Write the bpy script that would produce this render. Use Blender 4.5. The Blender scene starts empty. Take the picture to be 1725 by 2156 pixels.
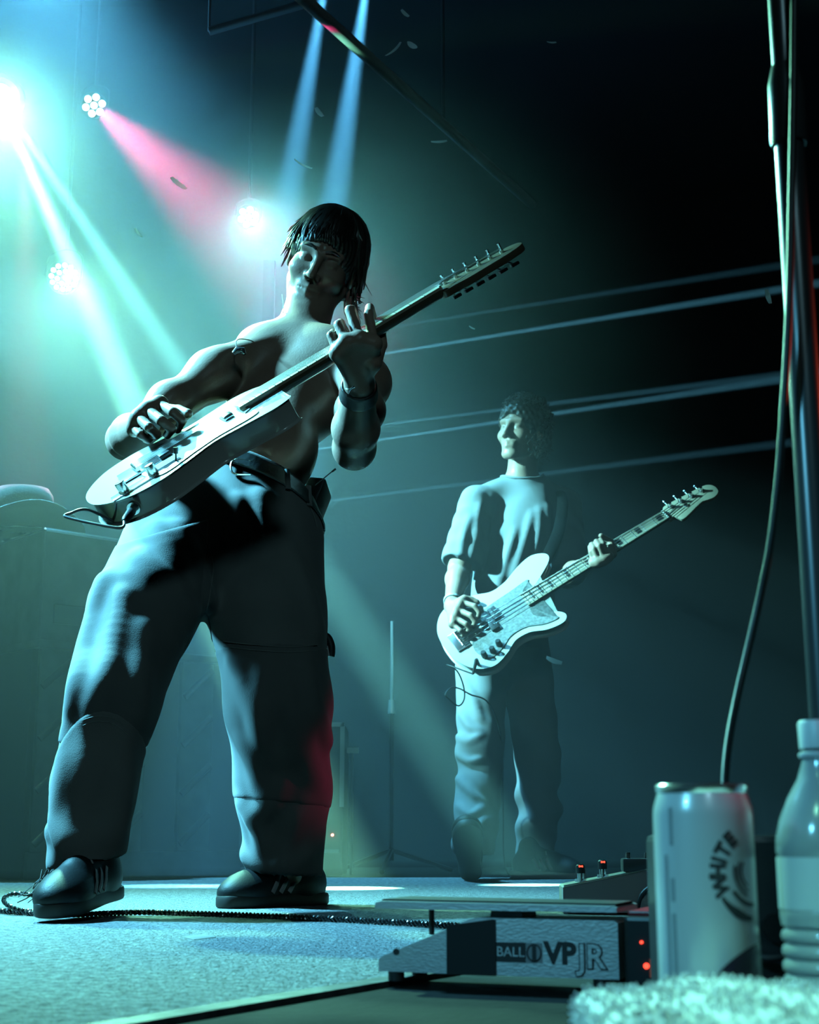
import bpy, bmesh, math, random
import numpy as np
from mathutils import Vector, Matrix

random.seed(7)
RNG = np.random.default_rng(11)
SC = bpy.context.scene
COL = SC.collection

# ------------------------------------------------------------------ camera
F_PX, CX, CY = 3023.0, 862.5, 1078.0
CAM_H, PITCH = 0.148, math.radians(12.68)
cam_d = bpy.data.cameras.new('camera')
cam = bpy.data.objects.new('camera', cam_d)
COL.objects.link(cam)
cam.location = (0, 0, CAM_H)
cam.rotation_euler = (math.pi / 2 + PITCH, 0, 0)
cam_d.sensor_fit = 'VERTICAL'
cam_d.sensor_height = 36.0
cam_d.lens = F_PX / 2156 * 36.0
cam_d.clip_start = 0.02
cam_d.dof.use_dof = True
cam_d.dof.focus_distance = 3.0
cam_d.dof.aperture_fstop = 10.5
SC.camera = cam

def W(px, py, Y):
    """photo pixel + distance from the camera plane (metres along +Y) -> world point"""
    dx, dz = (px - CX) / F_PX, (CY - py) / F_PX
    fy = math.cos(PITCH) - math.sin(PITCH) * dz
    fz = math.sin(PITCH) + math.cos(PITCH) * dz
    return np.array([dx / fy * Y, Y, CAM_H + fz / fy * Y])

def WF(px, py, z=0.0):
    """photo pixel -> point on the horizontal plane z"""
    dx, dz = (px - CX) / F_PX, (CY - py) / F_PX
    fy = math.cos(PITCH) - math.sin(PITCH) * dz
    fz = math.sin(PITCH) + math.cos(PITCH) * dz
    Y = (z - CAM_H) * fy / fz
    return np.array([dx / fy * Y, Y, z])

# ------------------------------------------------------------------ colour management, world
SC.view_settings.view_transform = 'Standard'
SC.view_settings.look = 'None'
SC.view_settings.exposure = 0.0
SC.view_settings.gamma = 1.0
SC.view_settings.use_curve_mapping = False
SC.cycles.use_denoising = True
SC.cycles.max_bounces = 5
SC.cycles.diffuse_bounces = 0
SC.cycles.glossy_bounces = 2
SC.cycles.transmission_bounces = 4
SC.cycles.volume_bounces = 0
SC.cycles.transparent_max_bounces = 8
wd = bpy.data.worlds.new('club_dark')
SC.world = wd
wd.use_nodes = True
wd.node_tree.nodes['Background'].inputs[0].default_value = (0.010, 0.016, 0.019, 1)
wd.node_tree.nodes['Background'].inputs[1].default_value = 0.0

MINT = (0.29, 1.0, 0.66)
CYAN = (0.17, 0.70, 1.0)
BLUE = (0.09, 0.46, 0.85)

def spot(name, loc, target, power, angle, color, blend=0.6, radius=0.03):
    d = bpy.data.lights.new(name, 'SPOT')
    d.energy = power; d.color = color; d.spot_size = math.radians(angle)
    d.spot_blend = blend; d.shadow_soft_size = radius
    o = bpy.data.objects.new(name, d); COL.objects.link(o)
    o.location = tuple(loc)
    v = Vector(tuple(target)) - Vector(tuple(loc))
    o.rotation_euler = v.to_track_quat('-Z', 'Y').to_euler()
    return o

LAMP = W(-2, 205, 4.0)          # the big blown-out lamp at the left edge
KEY = (0.16, 0.70, 1.0)
# big lamp: hard beams and a mint glow
spot('lamp_glow', LAMP, (-1.25, 3.0, 0.9), 1000, 120, MINT, 1.0, 0.05)
for tx, ty, tY, pw, ang in ((300, 900, 4.1, 50000, 7.2), (432, 850, 4.2, 30000, 5.6)):
    spot('lamp_beam', LAMP, W(tx, ty, tY), pw, ang, MINT if tx < 400 else (0.22, 0.92, 0.84), 1.0, 0.01)
# key lamp just left of the frame
spot('key_wash', (-2.1, 3.3, 2.5), (-0.45, 2.85, 0.5), 1900, 62, KEY, 1.0, 0.12)
spot('low_side', (-2.3, 3.5, 0.95), (-0.35, 3.0, 0.42), 420, 20, KEY, 0.9, 0.15)
# side lamp left of the frame: bass player
spot('side_wash', (-2.3, 4.7, 2.4), (0.28, 5.3, 1.12), 2700, 28, (0.24, 0.85, 0.95), 0.9, 0.05)
spot('blue_haze_fill', (-2.2, 5.7, 2.7), (-0.9, 5.9, 4.6), 330, 100, BLUE, 1.0, 0.1)  # added unseen spot, tints the upper haze blue
spot('blue_haze_fill', (-1.9, 5.9, 4.6), (-0.85, 5.8, 1.2), 2800, 56, (0.11, 0.56, 0.88), 1.0, 0.1)  # second added spot, fills the left haze with blue
spot('pipe_light', LAMP, W(748, 96, 4.91), 2600, 5, MINT, 0.8, 0.02)  # extra spot added at the big lamp to brighten the pipe
spot('pipe_light_pink', LAMP, W(705, 58, 4.785), 1500, 1.6, (1.0, 0.08, 0.3), 0.5, 0.02)  # extra pink spot added for the accent on the pipe
# ceiling down-beams behind the singer
spot('down_beam', W(700, -120, 5.4), W(588, 520, 5.0), 15000, 6.0, BLUE, 1.0, 0.01)
spot('down_beam', W(785, -120, 5.4), W(690, 520, 5.0), 18000, 6.0, BLUE, 1.0, 0.01)
# thin flat beams that cross behind the players
for a, b, pw in (((560, 730), (1640, 560), 24000), ((560, 785), (1640, 610), 90000), ((560, 925), (1640, 790), 40000), ((560, 962), (1640, 800), 80000), ((470, 1083), (1640, 935), 36000)):
    spot('pin_beam', W(*a, 5.8), W(*b, 5.6), pw * 0.8, 1.2, CYAN, 1.0, 0.003)
# lit haze from the small lamps at the back of the stage
spot('back_lamp', W(523, 457, 6.45), W(720, 700, 3.6), 900, 30, (0.2, 0.9, 0.9), 1.0, 0.04)
spot('back_lamp', W(134, 584, 6.45), W(400, 1000, 3.6), 700, 34, MINT, 1.0, 0.04)
spot('back_lamp_pink', W(198, 222, 6.7), W(668, 640, 3.5), 6500, 7.0, (1.0, 0.13, 0.36), 1.0, 0.03)
spot('hat_pink', (-1.75, 6.0, 3.2), W(60, 1040, 5.3), 1100, 9, (1.0, 0.25, 0.35), 0.8, 0.03)
# red side lamp to the right of the stage
spot('red_side', (1.5, 3.42, 0.7), (-0.14, 3.16, 0.33), 26, 12, (1.0, 0.04, 0.20), 0.8, 0.02)
spot('red_near', (0.75, 0.72, 0.75), (0.205, 0.97, 0.188), 9, 5.5, (1.0, 0.04, 0.20), 0.8, 0.02)
spot('red_pole', (1.5, 1.6, 0.7), (0.33, 1.14, 0.52), 26, 15, (1.0, 0.10, 0.05), 0.9, 0.05)
# low front light from the house-left side on the things at the stage lip
spot('lip_light', (-1.3, -0.2, 1.1), (0.22, 1.1, 0.05), 78, 34, KEY, 0.7, 0.04)
spot('towel_fill', (-0.6, 0.1, 1.3), (0.30, 0.80, 0.03), 70, 15, MINT, 0.8, 0.03)  # extra spot added to brighten the towel
# dim fill spot added far behind the camera to lift the dark fronts
spot('front_fill', (0.7, -3.2, 3.1), (-0.1, 3.0, 0.9), 95, 60, (0.35, 0.75, 0.85), 0.9, 0.35)


# ------------------------------------------------------------------ mesh helpers
class MB:
    """collects vertices and faces; build() links ONE mesh object"""
    def __init__(s): s.v = []; s.f = []; s.n = 0
    def add(s, v, f):
        v = np.asarray(v, float).reshape(-1, 3)
        s.v.append(v); s.f += [tuple(int(i) + s.n for i in q) for q in f]; s.n += len(v)
        return s
    def box(s, c, size, R=None, taper=1.0):
        hx, hy, hz = [k / 2 for k in size]
        v = np.array([[x * hx * (taper if z > 0 else 1), y * hy * (taper if z > 0 else 1), z * hz]
                      for z in (-1, 1) for y in (-1, 1) for x in (-1, 1)], float)
        if R is not None: v = v @ np.asarray(R).T
        return s.add(v + np.asarray(c), [(0,2,3,1),(4,5,7,6),(0,1,5,4),(2,6,7,3),(0,4,6,2),(1,3,7,5)])
    def bbox(s, c, size, bev, R=None):
        """bevelled box"""
        bm = bmesh.new(); bmesh.ops.create_cube(bm, size=1.0)
        for q in bm.verts: q.co = Vector((q.co.x * size[0], q.co.y * size[1], q.co.z * size[2]))
        bmesh.ops.bevel(bm, geom=bm.edges[:], offset=bev, segments=2, affect='EDGES', profile=0.6)
        return s.bm(bm, c, R)
    def bm(s, bm, c=(0, 0, 0), R=None):
        bm.verts.index_update()
        v = np.array([q.co[:] for q in bm.verts]); f = [[q.index for q in p.verts] for p in bm.faces]
        bm.free()
        if R is not None: v = v @ np.asarray(R).T
        return s.add(v + np.asarray(c), f)
    def tube(s, path, rad, n=8, caps=True, flat=1.0, up=None):
        P = np.asarray(path, float); m = len(P)
        r = np.full(m, rad) if np.isscalar(rad) else np.asarray(rad, float)
        T = np.gradient(P, axis=0); T /= np.linalg.norm(T, axis=1)[:, None] + 1e-12
        u = np.array([0, 0, 1.0]) if up is None else np.asarray(up, float)
        if abs(T[0] @ u) > 0.95: u = np.array([1.0, 0, 0])
        out = []
        for i in range(m):
            u = u - (u @ T[i]) * T[i]; u /= np.linalg.norm(u) + 1e-12
            w = np.cross(T[i], u)
            a = np.arange(n) * 2 * math.pi / n
            out.append(P[i] + r[i] * (np.cos(a)[:, None] * u * flat + np.sin(a)[:, None] * w))
        f = []
        for i in range(m - 1):
            for j in range(n):
                k = (j + 1) % n
                f.append((i*n+j, i*n+k, (i+1)*n+k, (i+1)*n+j))
        if caps:
            f.append(tuple(range(n))[::-1]); f.append(tuple((m-1)*n + j for j in range(n)))
        return s.add(np.vstack(out), f)
    def lathe(s, prof, c=(0, 0, 0), n=32, R=None, caps=True):
        prof = np.asarray(prof, float); m = len(prof)
        a = np.arange(n) * 2 * math.pi / n
        v = np.concatenate([np.stack([p[0]*np.cos(a), p[0]*np.sin(a), np.full(n, p[1])], 1) for p in prof])
        f = [(i*n+j, i*n+(j+1)%n, (i+1)*n+(j+1)%n, (i+1)*n+j) for i in range(m-1) for j in range(n)]
        if caps: f += [tuple(range(n))[::-1], tuple((m-1)*n+j for j in range(n))]
        if R is not None: v = v @ np.asarray(R).T
        return s.add(v + np.asarray(c), f)
    def cyl(s, a, b, r, n=12, r2=None):
        return s.tube([a, b], [r, r if r2 is None else r2], n)
    def slab(s, out, z0, z1, bev, M, nb=3):
        """extruded outline (local xy) between z0<z1 with rounded rims, moved by the 4x4 M"""
        out = np.asarray(out, float); n = len(out)
        t = np.roll(out, -1, 0) - np.roll(out, 1, 0)
        nr = np.stack([t[:, 1], -t[:, 0]], 1); nr /= np.linalg.norm(nr, axis=1)[:, None]
        area = 0.5 * np.sum(out[:, 0]*np.roll(out[:, 1], -1) - np.roll(out[:, 0], -1)*out[:, 1])
        if area < 0: out = out[::-1]; nr = nr[::-1]
        if area < 0: pass
        rings = []
        for k in range(nb + 1):
            a = math.pi / 2 * k / nb
            rings.append((bev * (1 - math.sin(a)), z0 + bev * (1 - math.cos(a))))
        rings += [(i, z0 + z1 - z) for i, z in rings[::-1]]
        v = []
        for ins, z in rings: v.append(np.column_stack([out - nr * ins, np.full(n, z)]))
        v = np.vstack(v); m = len(rings)
        f = [(i*n+j, i*n+(j+1)%n, (i+1)*n+(j+1)%n, (i+1)*n+j) for i in range(m-1) for j in range(n)]
        bm = bmesh.new()
        for ring in (0, m - 1):
            vs = [bm.verts.new(v[ring*n + j]) for j in range(n)]
            bm.faces.new(vs if ring else vs[::-1])
        bmesh.ops.triangulate(bm, faces=bm.faces[:])
        bm.verts.index_update()
        for p in bm.faces:
            ids = []
            for q in p.verts:
                i = q.index
                ids.append(i if i < n else (m - 1) * n + i - n)
            f.append(tuple(ids))
        bm.free()
        return s.add(xf(M, v), f)
    def build(s, name, mat, parent=None, smooth=True, angle=40):
        return mesh_obj(name, np.vstack(s.v), s.f, mat, parent, smooth, angle)

def xf(M, v):
    M = np.asarray(M); v = np.asarray(v, float).reshape(-1, 3)
    return v @ M[:3, :3].T + M[:3, 3]

def mesh_obj(name, v, f, mat, parent=None, smooth=True, angle=40):
    me = bpy.data.meshes.new(name)
    v = np.asarray(v, float)
    if isinstance(f, np.ndarray):
        k = f.shape[1]
        me.vertices.add(len(v)); me.vertices.foreach_set('co', v.astype(np.float32).ravel())
        me.loops.add(f.size); me.loops.foreach_set('vertex_index', f.astype(np.int32).ravel())
        me.polygons.add(len(f)); me.polygons.foreach_set('loop_start', np.arange(0, f.size, k, dtype=np.int32))
        me.update(calc_edges=True)
    else:
        me.from_pydata(v.tolist(), [], f)
    me.validate()
    if smooth:
        me.polygons.foreach_set('use_smooth', np.ones(len(me.polygons), bool))
        if angle is not None:
            try: me.set_sharp_from_angle(angle=math.radians(angle))
            except Exception: pass
    if mat is not None: me.materials.append(mat)
    o = bpy.data.objects.new(name, me); COL.objects.link(o)
    if parent is not None: attach(o, parent)
    return o

def attach(o, parent):
    o.parent = parent
    loc = parent.location if parent.parent is None else Vector((0, 0, 0))   # sub-parts: their part already sits at the origin
    o.matrix_parent_inverse = Matrix.Translation(-loc)

def tag(o, label, cat, group=None, kind=None):
    o['label'] = label; o['category'] = cat
    if group: o['group'] = group
    if kind: o['kind'] = kind
    return o

def thing(name, label, cat, loc, group=None):
    o = bpy.data.objects.new(name, None); COL.objects.link(o)
    o.empty_display_size = 0.05; o.location = tuple(float(c) for c in loc)
    return tag(o, label, cat, group)

def structure(o, label=None, cat=None):
    o['kind'] = 'structure'
    if label: o['label'] = label
    if cat: o['category'] = cat
    return o

# ------------------------------------------------------------------ materials
MATS = {}
def mat(name, col, rough=0.6, metal=0.0, spec=0.5, noise=None, bump=0.0, bscale=200.0, emit=None, trans=0.0, coat=0.0, dist=0.004, coords='Object', stretch=None, sheen=0.0):
    """procedural principled material; noise = (colour2, scale, detail) mixes a second colour in"""
    if name in MATS: return MATS[name]
    m = bpy.data.materials.new(name); m.use_nodes = True
    nt = m.node_tree; b = nt.nodes['Principled BSDF']
    b.inputs['Base Color'].default_value = (*col, 1)
    b.inputs['Roughness'].default_value = rough
    b.inputs['Metallic'].default_value = metal
    b.inputs['Specular IOR Level'].default_value = spec
    b.inputs['Transmission Weight'].default_value = trans
    b.inputs['Coat Weight'].default_value = coat
    b.inputs['Sheen Weight'].default_value = sheen
    if emit:
        b.inputs['Emission Color'].default_value = (*emit[0], 1); b.inputs['Emission Strength'].default_value = emit[1]
    if noise or bump:
        tc = nt.nodes.new('ShaderNodeTexCoord'); mp = nt.nodes.new('ShaderNodeMapping')
        nt.links.new(tc.outputs[coords], mp.inputs[0])
        if stretch: mp.inputs['Scale'].default_value = stretch
    if noise:
        n = nt.nodes.new('ShaderNodeTexNoise'); n.inputs['Scale'].default_value = noise[1]; n.inputs['Detail'].default_value = noise[2]
        nt.links.new(mp.outputs[0], n.inputs[0])
        r = nt.nodes.new('ShaderNodeValToRGB')
        r.color_ramp.elements[0].position = 0.35; r.color_ramp.elements[1].position = 0.65
        r.color_ramp.elements[0].color = (*col, 1); r.color_ramp.elements[1].color = (*noise[0], 1)
        nt.links.new(n.outputs[0], r.inputs[0]); nt.links.new(r.outputs[0], b.inputs['Base Color'])
    if bump:
        n2 = nt.nodes.new('ShaderNodeTexNoise'); n2.inputs['Scale'].default_value = bscale; n2.inputs['Detail'].default_value = 3
        nt.links.new(mp.outputs[0], n2.inputs[0])
        bp = nt.nodes.new('ShaderNodeBump'); bp.inputs['Strength'].default_value = bump; bp.inputs['Distance'].default_value = dist
        nt.links.new(n2.outputs[0], bp.inputs['Height']); nt.links.new(bp.outputs[0], b.inputs['Normal'])
    MATS[name] = m
    return m

# ------------------------------------------------------------------ distance-field sculpting
def nrm(v):
    v = np.asarray(v, float); return v / (np.linalg.norm(v) + 1e-12)
def smin(a, b, k):
    if k <= 0: return np.minimum(a, b)
    h = np.clip(0.5 + 0.5 * (b - a) / k, 0, 1)
    return b * (1 - h) + a * h - k * h * (1 - h)
def smax(a, b, k): return -smin(-a, -b, k)
def cap(P, a, b, ra, rb=None):
    a = np.asarray(a, np.float32); b = np.asarray(b, np.float32); rb = ra if rb is None else rb
    ab = b - a; t = np.clip(((P - a) @ ab) / (ab @ ab + 1e-9), 0, 1)
    return np.linalg.norm(P - a - t[:, None] * ab, axis=1) - (ra + (rb - ra) * t)
def ell(P, c, r, R=None):
    q = P - np.asarray(c, np.float32)
    if R is not None: q = q @ np.asarray(R, np.float32)
    r = np.asarray(r, np.float32)
    k0 = np.linalg.norm(q / r, axis=1); k1 = np.linalg.norm(q / (r * r), axis=1) + 1e-9
    return k0 * (k0 - 1) / k1
def chain(P, pts, rad, k=0.0):
    d = None
    for i in range(len(pts) - 1):
        e = cap(P, pts[i], pts[i+1], rad[i], rad[i+1]); d = e if d is None else smin(d, e, k)
    return d
class Field:
    """union of groups; a group is only evaluated inside its bounding ball"""
    def __init__(s): s.g = []
    def add(s, fn, c, r, k=0.02, op='u'): s.g.append((fn, np.asarray(c, np.float32), r, k, op)); return s
    def __call__(s, P):
        d = np.full(len(P), 1.0, np.float32)
        for fn, c, r, k, op in s.g:
            m = np.linalg.norm(P - c, axis=1) < r + 0.08
            if not m.any(): continue
            e = fn(P[m])
            d[m] = smin(d[m], e, k) if op == 'u' else smax(d[m], -e, k)
            if op == 'u':
                far = ~m; d[far] = np.minimum(d[far], np.linalg.norm(P[far] - c, axis=1) - r + 0.0)
        return d

CORN = np.array([[i, j, k] for i in (0, 1) for j in (0, 1) for k in (0, 1)])
EDG = [(0,1),(2,3),(4,5),(6,7),(0,2),(1,3),(4,6),(5,7),(0,4),(1,5),(2,6),(3,7)]
def sdf_mesh(f, lo, hi, h, B=6):
    """sparse surface nets -> (verts, quads)"""
    lo = np.asarray(lo, float); hi = np.asarray(hi, float); s = B * h
    nb = np.ceil((hi - lo) / s).astype(int) + 1
    g = np.stack(np.meshgrid(*[np.arange(k) for k in nb], indexing='ij'), -1).reshape(-1, 3)
    cen = (lo + (g + 0.5) * s).astype(np.float32)
    d = np.concatenate([f(c) for c in np.array_split(cen, max(1, len(cen)//400000))])
    g = g[np.abs(d) < s * 1.25]
    N = (nb + 2) * B + 2
    def key(q): return (q[..., 0] * N[1] + q[..., 1]) * N[2] + q[..., 2]
    lat = np.stack(np.meshgrid(*[np.arange(B + 1)] * 3, indexing='ij'), -1).reshape(-1, 3)
    pk = np.unique(key((g[:, None] * B + lat[None]).reshape(-1, 3)))
    ijk = np.stack([pk // (N[1] * N[2]), pk // N[2] % N[1], pk % N[2]], 1)
    X = (lo + ijk * h).astype(np.float32)
    D = np.concatenate([f(c) for c in np.array_split(X, max(1, len(X)//300000))])
    cl = np.stack(np.meshgrid(*[np.arange(B)] * 3, indexing='ij'), -1).reshape(-1, 3)
    cells = (g[:, None] * B + cl[None]).reshape(-1, 3)
    ck = key(cells)
    ci = np.stack([np.searchsorted(pk, key(cells + c)) for c in CORN], 1)
    dv = D[ci]; ins = dv < 0
    mix = ins.any(1) & ~ins.all(1)
    cells, ck, dv, ins = cells[mix], ck[mix], dv[mix], ins[mix]
    acc = np.zeros((len(cells), 3)); cnt = np.zeros(len(cells))
    for a, b in EDG:
        m = ins[:, a] != ins[:, b]
        t = dv[:, a] / (dv[:, a] - dv[:, b] + 1e-20)
        p = CORN[a] + t[:, None] * (CORN[b] - CORN[a])
        acc[m] += p[m]; cnt[m] += 1
    V = lo + (cells + acc / cnt[:, None]) * h
    o = np.argsort(ck); cks = ck[o]
    quads = []
    for ax in range(3):
        cidx = CORN.tolist().index([1 if i == ax else 0 for i in range(3)])
        m = ins[:, 0] != ins[:, cidx]
        c0 = cells[m]; flip = ins[m][:, 0]
        u = np.zeros(3, int); u[(ax + 1) % 3] = 1; w = np.zeros(3, int); w[(ax + 2) % 3] = 1
        idx = []; ok = np.ones(len(c0), bool)
        for off in (0 * u, -u, -u - w, -w):
            kk = key(c0 + off); p = np.clip(np.searchsorted(cks, kk), 0, len(cks) - 1)
            ok &= cks[p] == kk; idx.append(o[p])
        q = np.stack(idx, 1)
        q[~flip] = q[~flip][:, ::-1]
        quads.append(q[ok])
    return V, np.vstack(quads)

def sculpt(name, f, lo, hi, h, mat_, parent=None, B=6, relax=(0.5, -0.4)):
    v, q = sdf_mesh(f, lo, hi, h, B)
    a = np.concatenate([q[:, 0], q[:, 1], q[:, 2], q[:, 3]]); b = np.concatenate([q[:, 1], q[:, 2], q[:, 3], q[:, 0]])
    n = np.bincount(a, minlength=len(v)) + np.bincount(b, minlength=len(v)) + 1e-9
    for lam in relax:
        acc = np.stack([np.bincount(a, v[b, i], len(v)) + np.bincount(b, v[a, i], len(v)) for i in range(3)], 1) / n[:, None]
        v = v + lam * (acc - v)
    return mesh_obj(name, v, q, mat_, parent, True, None)

def local_chain(P, d, pts, rad, k, op='u'):
    """blend a capsule chain into d, evaluated only near it"""
    pts = np.asarray(pts, np.float32); c = (pts.max(0) + pts.min(0)) / 2; r = np.linalg.norm(pts - c, axis=1).max() + max(rad) + 0.06
    m = np.linalg.norm(P - c, axis=1) < r
    if m.any():
        e = chain(P[m], pts, rad, 0.004)
        d[m] = smin(d[m], e, k) if op == 'u' else smax(d[m], -e, k)
    return d

def spline(pts, n=12, closed=False):
    P = np.asarray(pts, float); m = len(P); out = []
    rng = range(m if closed else m - 1)
    for i in rng:
        if closed: a, b, c, d = P[(i-1) % m], P[i], P[(i+1) % m], P[(i+2) % m]
        else: a, b, c, d = P[max(i-1, 0)], P[i], P[i+1], P[min(i+2, m-1)]
        for t in np.linspace(0, 1, n, endpoint=False):
            out.append(0.5 * ((2*b) + (-a+c)*t + (2*a-5*b+4*c-d)*t*t + (-a+3*b-3*c+d)*t**3))
    if not closed: out.append(P[-1])
    return np.array(out)

def frame(x, zhint):
    """3x3 with columns x, y, z (z near zhint)"""
    x = nrm(x); z = nrm(np.asarray(zhint, float) - (np.asarray(zhint, float) @ x) * x); y = np.cross(z, x)
    return np.stack([x, y, z], 1)
def mat4(R, t):
    M = np.eye(4); M[:3, :3] = R; M[:3, 3] = t; return M

def text_mesh(txt, size, M, name, material, parent, depth=0.0004, bold=0.0, wrap=None):
    cu = bpy.data.curves.new(name, 'FONT'); cu.body = txt; cu.size = size
    cu.align_x = 'CENTER'; cu.align_y = 'CENTER'; cu.extrude = depth; cu.offset = bold; cu.resolution_u = 3
    t = bpy.data.objects.new(name, cu); COL.objects.link(t)
    dg = bpy.context.evaluated_depsgraph_get()
    me = bpy.data.meshes.new_from_object(t.evaluated_get(dg))
    bpy.data.objects.remove(t); bpy.data.curves.remove(cu)
    v = np.array([q.co[:] for q in me.vertices]); f = [list(p.vertices) for p in me.polygons]
    bpy.data.meshes.remove(me)
    v = xf(M, v)
    if wrap is not None: v = wrap(v)
    return mesh_obj(name, v, f, material, parent, False)

# ------------------------------------------------------------------ setting
M_BLACK = mat('black_drape', (0.012, 0.013, 0.014), 0.9, spec=0.1, bump=0.3, bscale=30)
M_STAGE = mat('stage_boards', (0.004, 0.004, 0.004), 0.8, spec=0.1, noise=((0.010, 0.009, 0.008), 14, 6), bump=0.4, bscale=60)
M_CARPET = mat('stage_carpet', (0.17, 0.175, 0.18), 0.95, spec=0.1, noise=((0.42, 0.43, 0.44), 75, 9), bump=1.0, bscale=190, dist=0.012)
M_METAL_DK = mat('dark_metal', (0.03, 0.03, 0.033), 0.35, 0.8)
M_CHROME = mat('chrome', (0.75, 0.76, 0.78), 0.18, 1.0)
M_RUBBER = mat('black_rubber', (0.012, 0.012, 0.013), 0.55)
M_PLASTIC = mat('black_plastic', (0.02, 0.02, 0.022), 0.35)
M_WHITE = mat('white_paint', (0.75, 0.75, 0.74), 0.45)

def plane(name, x0, x1, y0, y1, z, m, nx=1, ny=1):
    v = [(x0 + (x1-x0)*i/nx, y0 + (y1-y0)*j/ny, z) for j in range(ny+1) for i in range(nx+1)]
    f = [(j*(nx+1)+i, j*(nx+1)+i+1, (j+1)*(nx+1)+i+1, (j+1)*(nx+1)+i) for j in range(ny) for i in range(nx)]
    return mesh_obj(name, v, f, m, None, False)

fl = structure(MB().box((0, 3.0, -0.036), (9, 8.4, 0.06)).build('floor', M_STAGE, None, False), 'black painted stage boards under the carpet', 'floor')
wb = structure(MB().box((0, 7.25, 2.5), (9, 0.1, 5.2)).build('wall_back', M_BLACK, None, False), 'black back wall lost in haze', 'wall')
wr = structure(MB().box((3.6, 3.2, 2.5), (0.1, 8.0, 5.2)).build('wall_right', M_BLACK, None, False), 'black side wall in darkness', 'wall')
wl = structure(MB().box((-3.6, 3.2, 2.5), (0.1, 8.0, 5.2)).build('wall_left', M_BLACK, None, False), 'black side wall beyond the lamps', 'wall')
ce = structure(MB().box((0, 3.0, 5.15), (9, 8.6, 0.1)).build('ceiling', M_BLACK, None, False), 'black ceiling above the stage', 'ceiling')

# carpet: front edge runs diagonally as in the photograph
e0, e1 = WF(205, 2152), WF(830, 2052)
dirn = (e1 - e0) / np.linalg.norm(e1 - e0)
pl, pr = e0 - dirn * 2.6, e0 + dirn * 1.25
pts = [pl, pr, np.array([pr[0] + 0.9, pr[1] + 0.35, 0]), np.array([1.35, 5.3, 0]), np.array([-3.2, 5.3, 0]), np.array([-3.2, pl[1], 0])]
cv = MB(); out = np.array([[p[0], p[1]] for p in pts])
dense = []
for i in range(len(out)):
    a, b = out[i], out[(i+1) % len(out)]
    for t in np.linspace(0, 1, 24, endpoint=False): dense.append(a + (b - a) * t)
dense = np.array(dense) + RNG.normal(0, 0.0012, (len(dense), 2))
cv.slab(dense, -0.006, 0.0, 0.0025, np.eye(4), 2)
carpet = structure(cv.build('floor_carpet', M_CARPET, None), 'speckled grey stage carpet with a worn diagonal front edge', 'carpet')
# flat binding strip along the carpet edge
bs = MB(); nv = np.array([dirn[1], -dirn[0], 0])
bs.add([pl + nv*0.0, pr + nv*0.0, pr + nv*0.03, pl + nv*0.03, pl + [0,0,-0.006], pr + [0,0,-0.006], pr + nv*0.03 + [0,0,-0.006], pl + nv*0.03 + [0,0,-0.006]],
       [(0,3,2,1),(4,5,6,7),(0,1,5,4),(2,3,7,6),(1,2,6,5),(0,4,7,3)])
bs.build('trim_1', mat('trim_wood', (0.11, 0.11, 0.11), 0.6, noise=((0.03,0.03,0.03), 40, 4)), None, False)
structure(bpy.data.objects['trim_1'])

# haze: one homogeneous body of stage fog between the walls
def haze(density, aniso):
    m = bpy.data.materials.new('stage_haze'); m.use_nodes = True; nt = m.node_tree
    for n in list(nt.nodes):
        if n.type != 'OUTPUT_MATERIAL': nt.nodes.remove(n)
    vs = nt.nodes.new('ShaderNodeVolumeScatter'); vs.inputs['Density'].default_value = density
    vs.inputs['Anisotropy'].default_value = aniso; vs.inputs['Color'].default_value = (1, 1, 1, 1)
    nt.links.new(vs.outputs[0], nt.nodes['Material Output'].inputs['Volume'])
    o = MB().box((0, 5.25, 2.52), (7.0, 3.7, 4.98)).build('haze', m, None, False)
    o['kind'] = 'stuff'; o['label'] = 'thin drifting stage fog lit by the lamps'; o['category'] = 'haze'
    return o
haze(0.05, 0.35)

# ------------------------------------------------------------------ electric guitar (played face-up)
M_GTOP = mat('guitar_lacquer', (0.62, 0.60, 0.55), 0.22, coat=0.6, spec=0.6)
M_PICKG = mat('pickguard', (0.70, 0.70, 0.68), 0.3, coat=0.3)
M_MAPLE = mat('maple_neck', (0.15, 0.105, 0.065), 0.35, coat=0.3, noise=((0.12, 0.085, 0.05), 30, 3))
M_FRETB = mat('maple_fretboard', (0.60, 0.50, 0.36), 0.35, coat=0.3)
M_STRING = mat('steel_string', (0.7, 0.7, 0.7), 0.3, 1.0)
M_IVORY = mat('ivory_nut', (0.8, 0.78, 0.7), 0.4)

G_T = W(190, 1052, 2.70)
G_H = W(1103, 508, 2.79)
GS = np.linalg.norm(G_H - G_T) / 0.975
_ax = nrm(G_H - G_T)
_cam = nrm(np.array([0, 0, CAM_H]) - (G_T + G_H) / 2)
_upi = nrm(np.cross(_cam, _ax)); _upi = _upi if _upi[2] > 0 else -_upi
_n = nrm(math.cos(math.radians(12)) * _upi + math.sin(math.radians(12)) * _cam)
G_R = frame(_ax, _n)                      # columns: along neck, width (+ = away from camera), face normal
if (G_R[:, 1] @ _cam) > 0: G_R[:, 1] *= 1
G_M = mat4(G_R * GS, G_T)
G_SY = 1.0 if (G_R[:, 1] @ _cam) < 0 else -1.0     # local +y*G_SY points away from the camera
def GL(x, y, z): return xf(G_M, [(x, y * G_SY, z)])[0]

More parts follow.
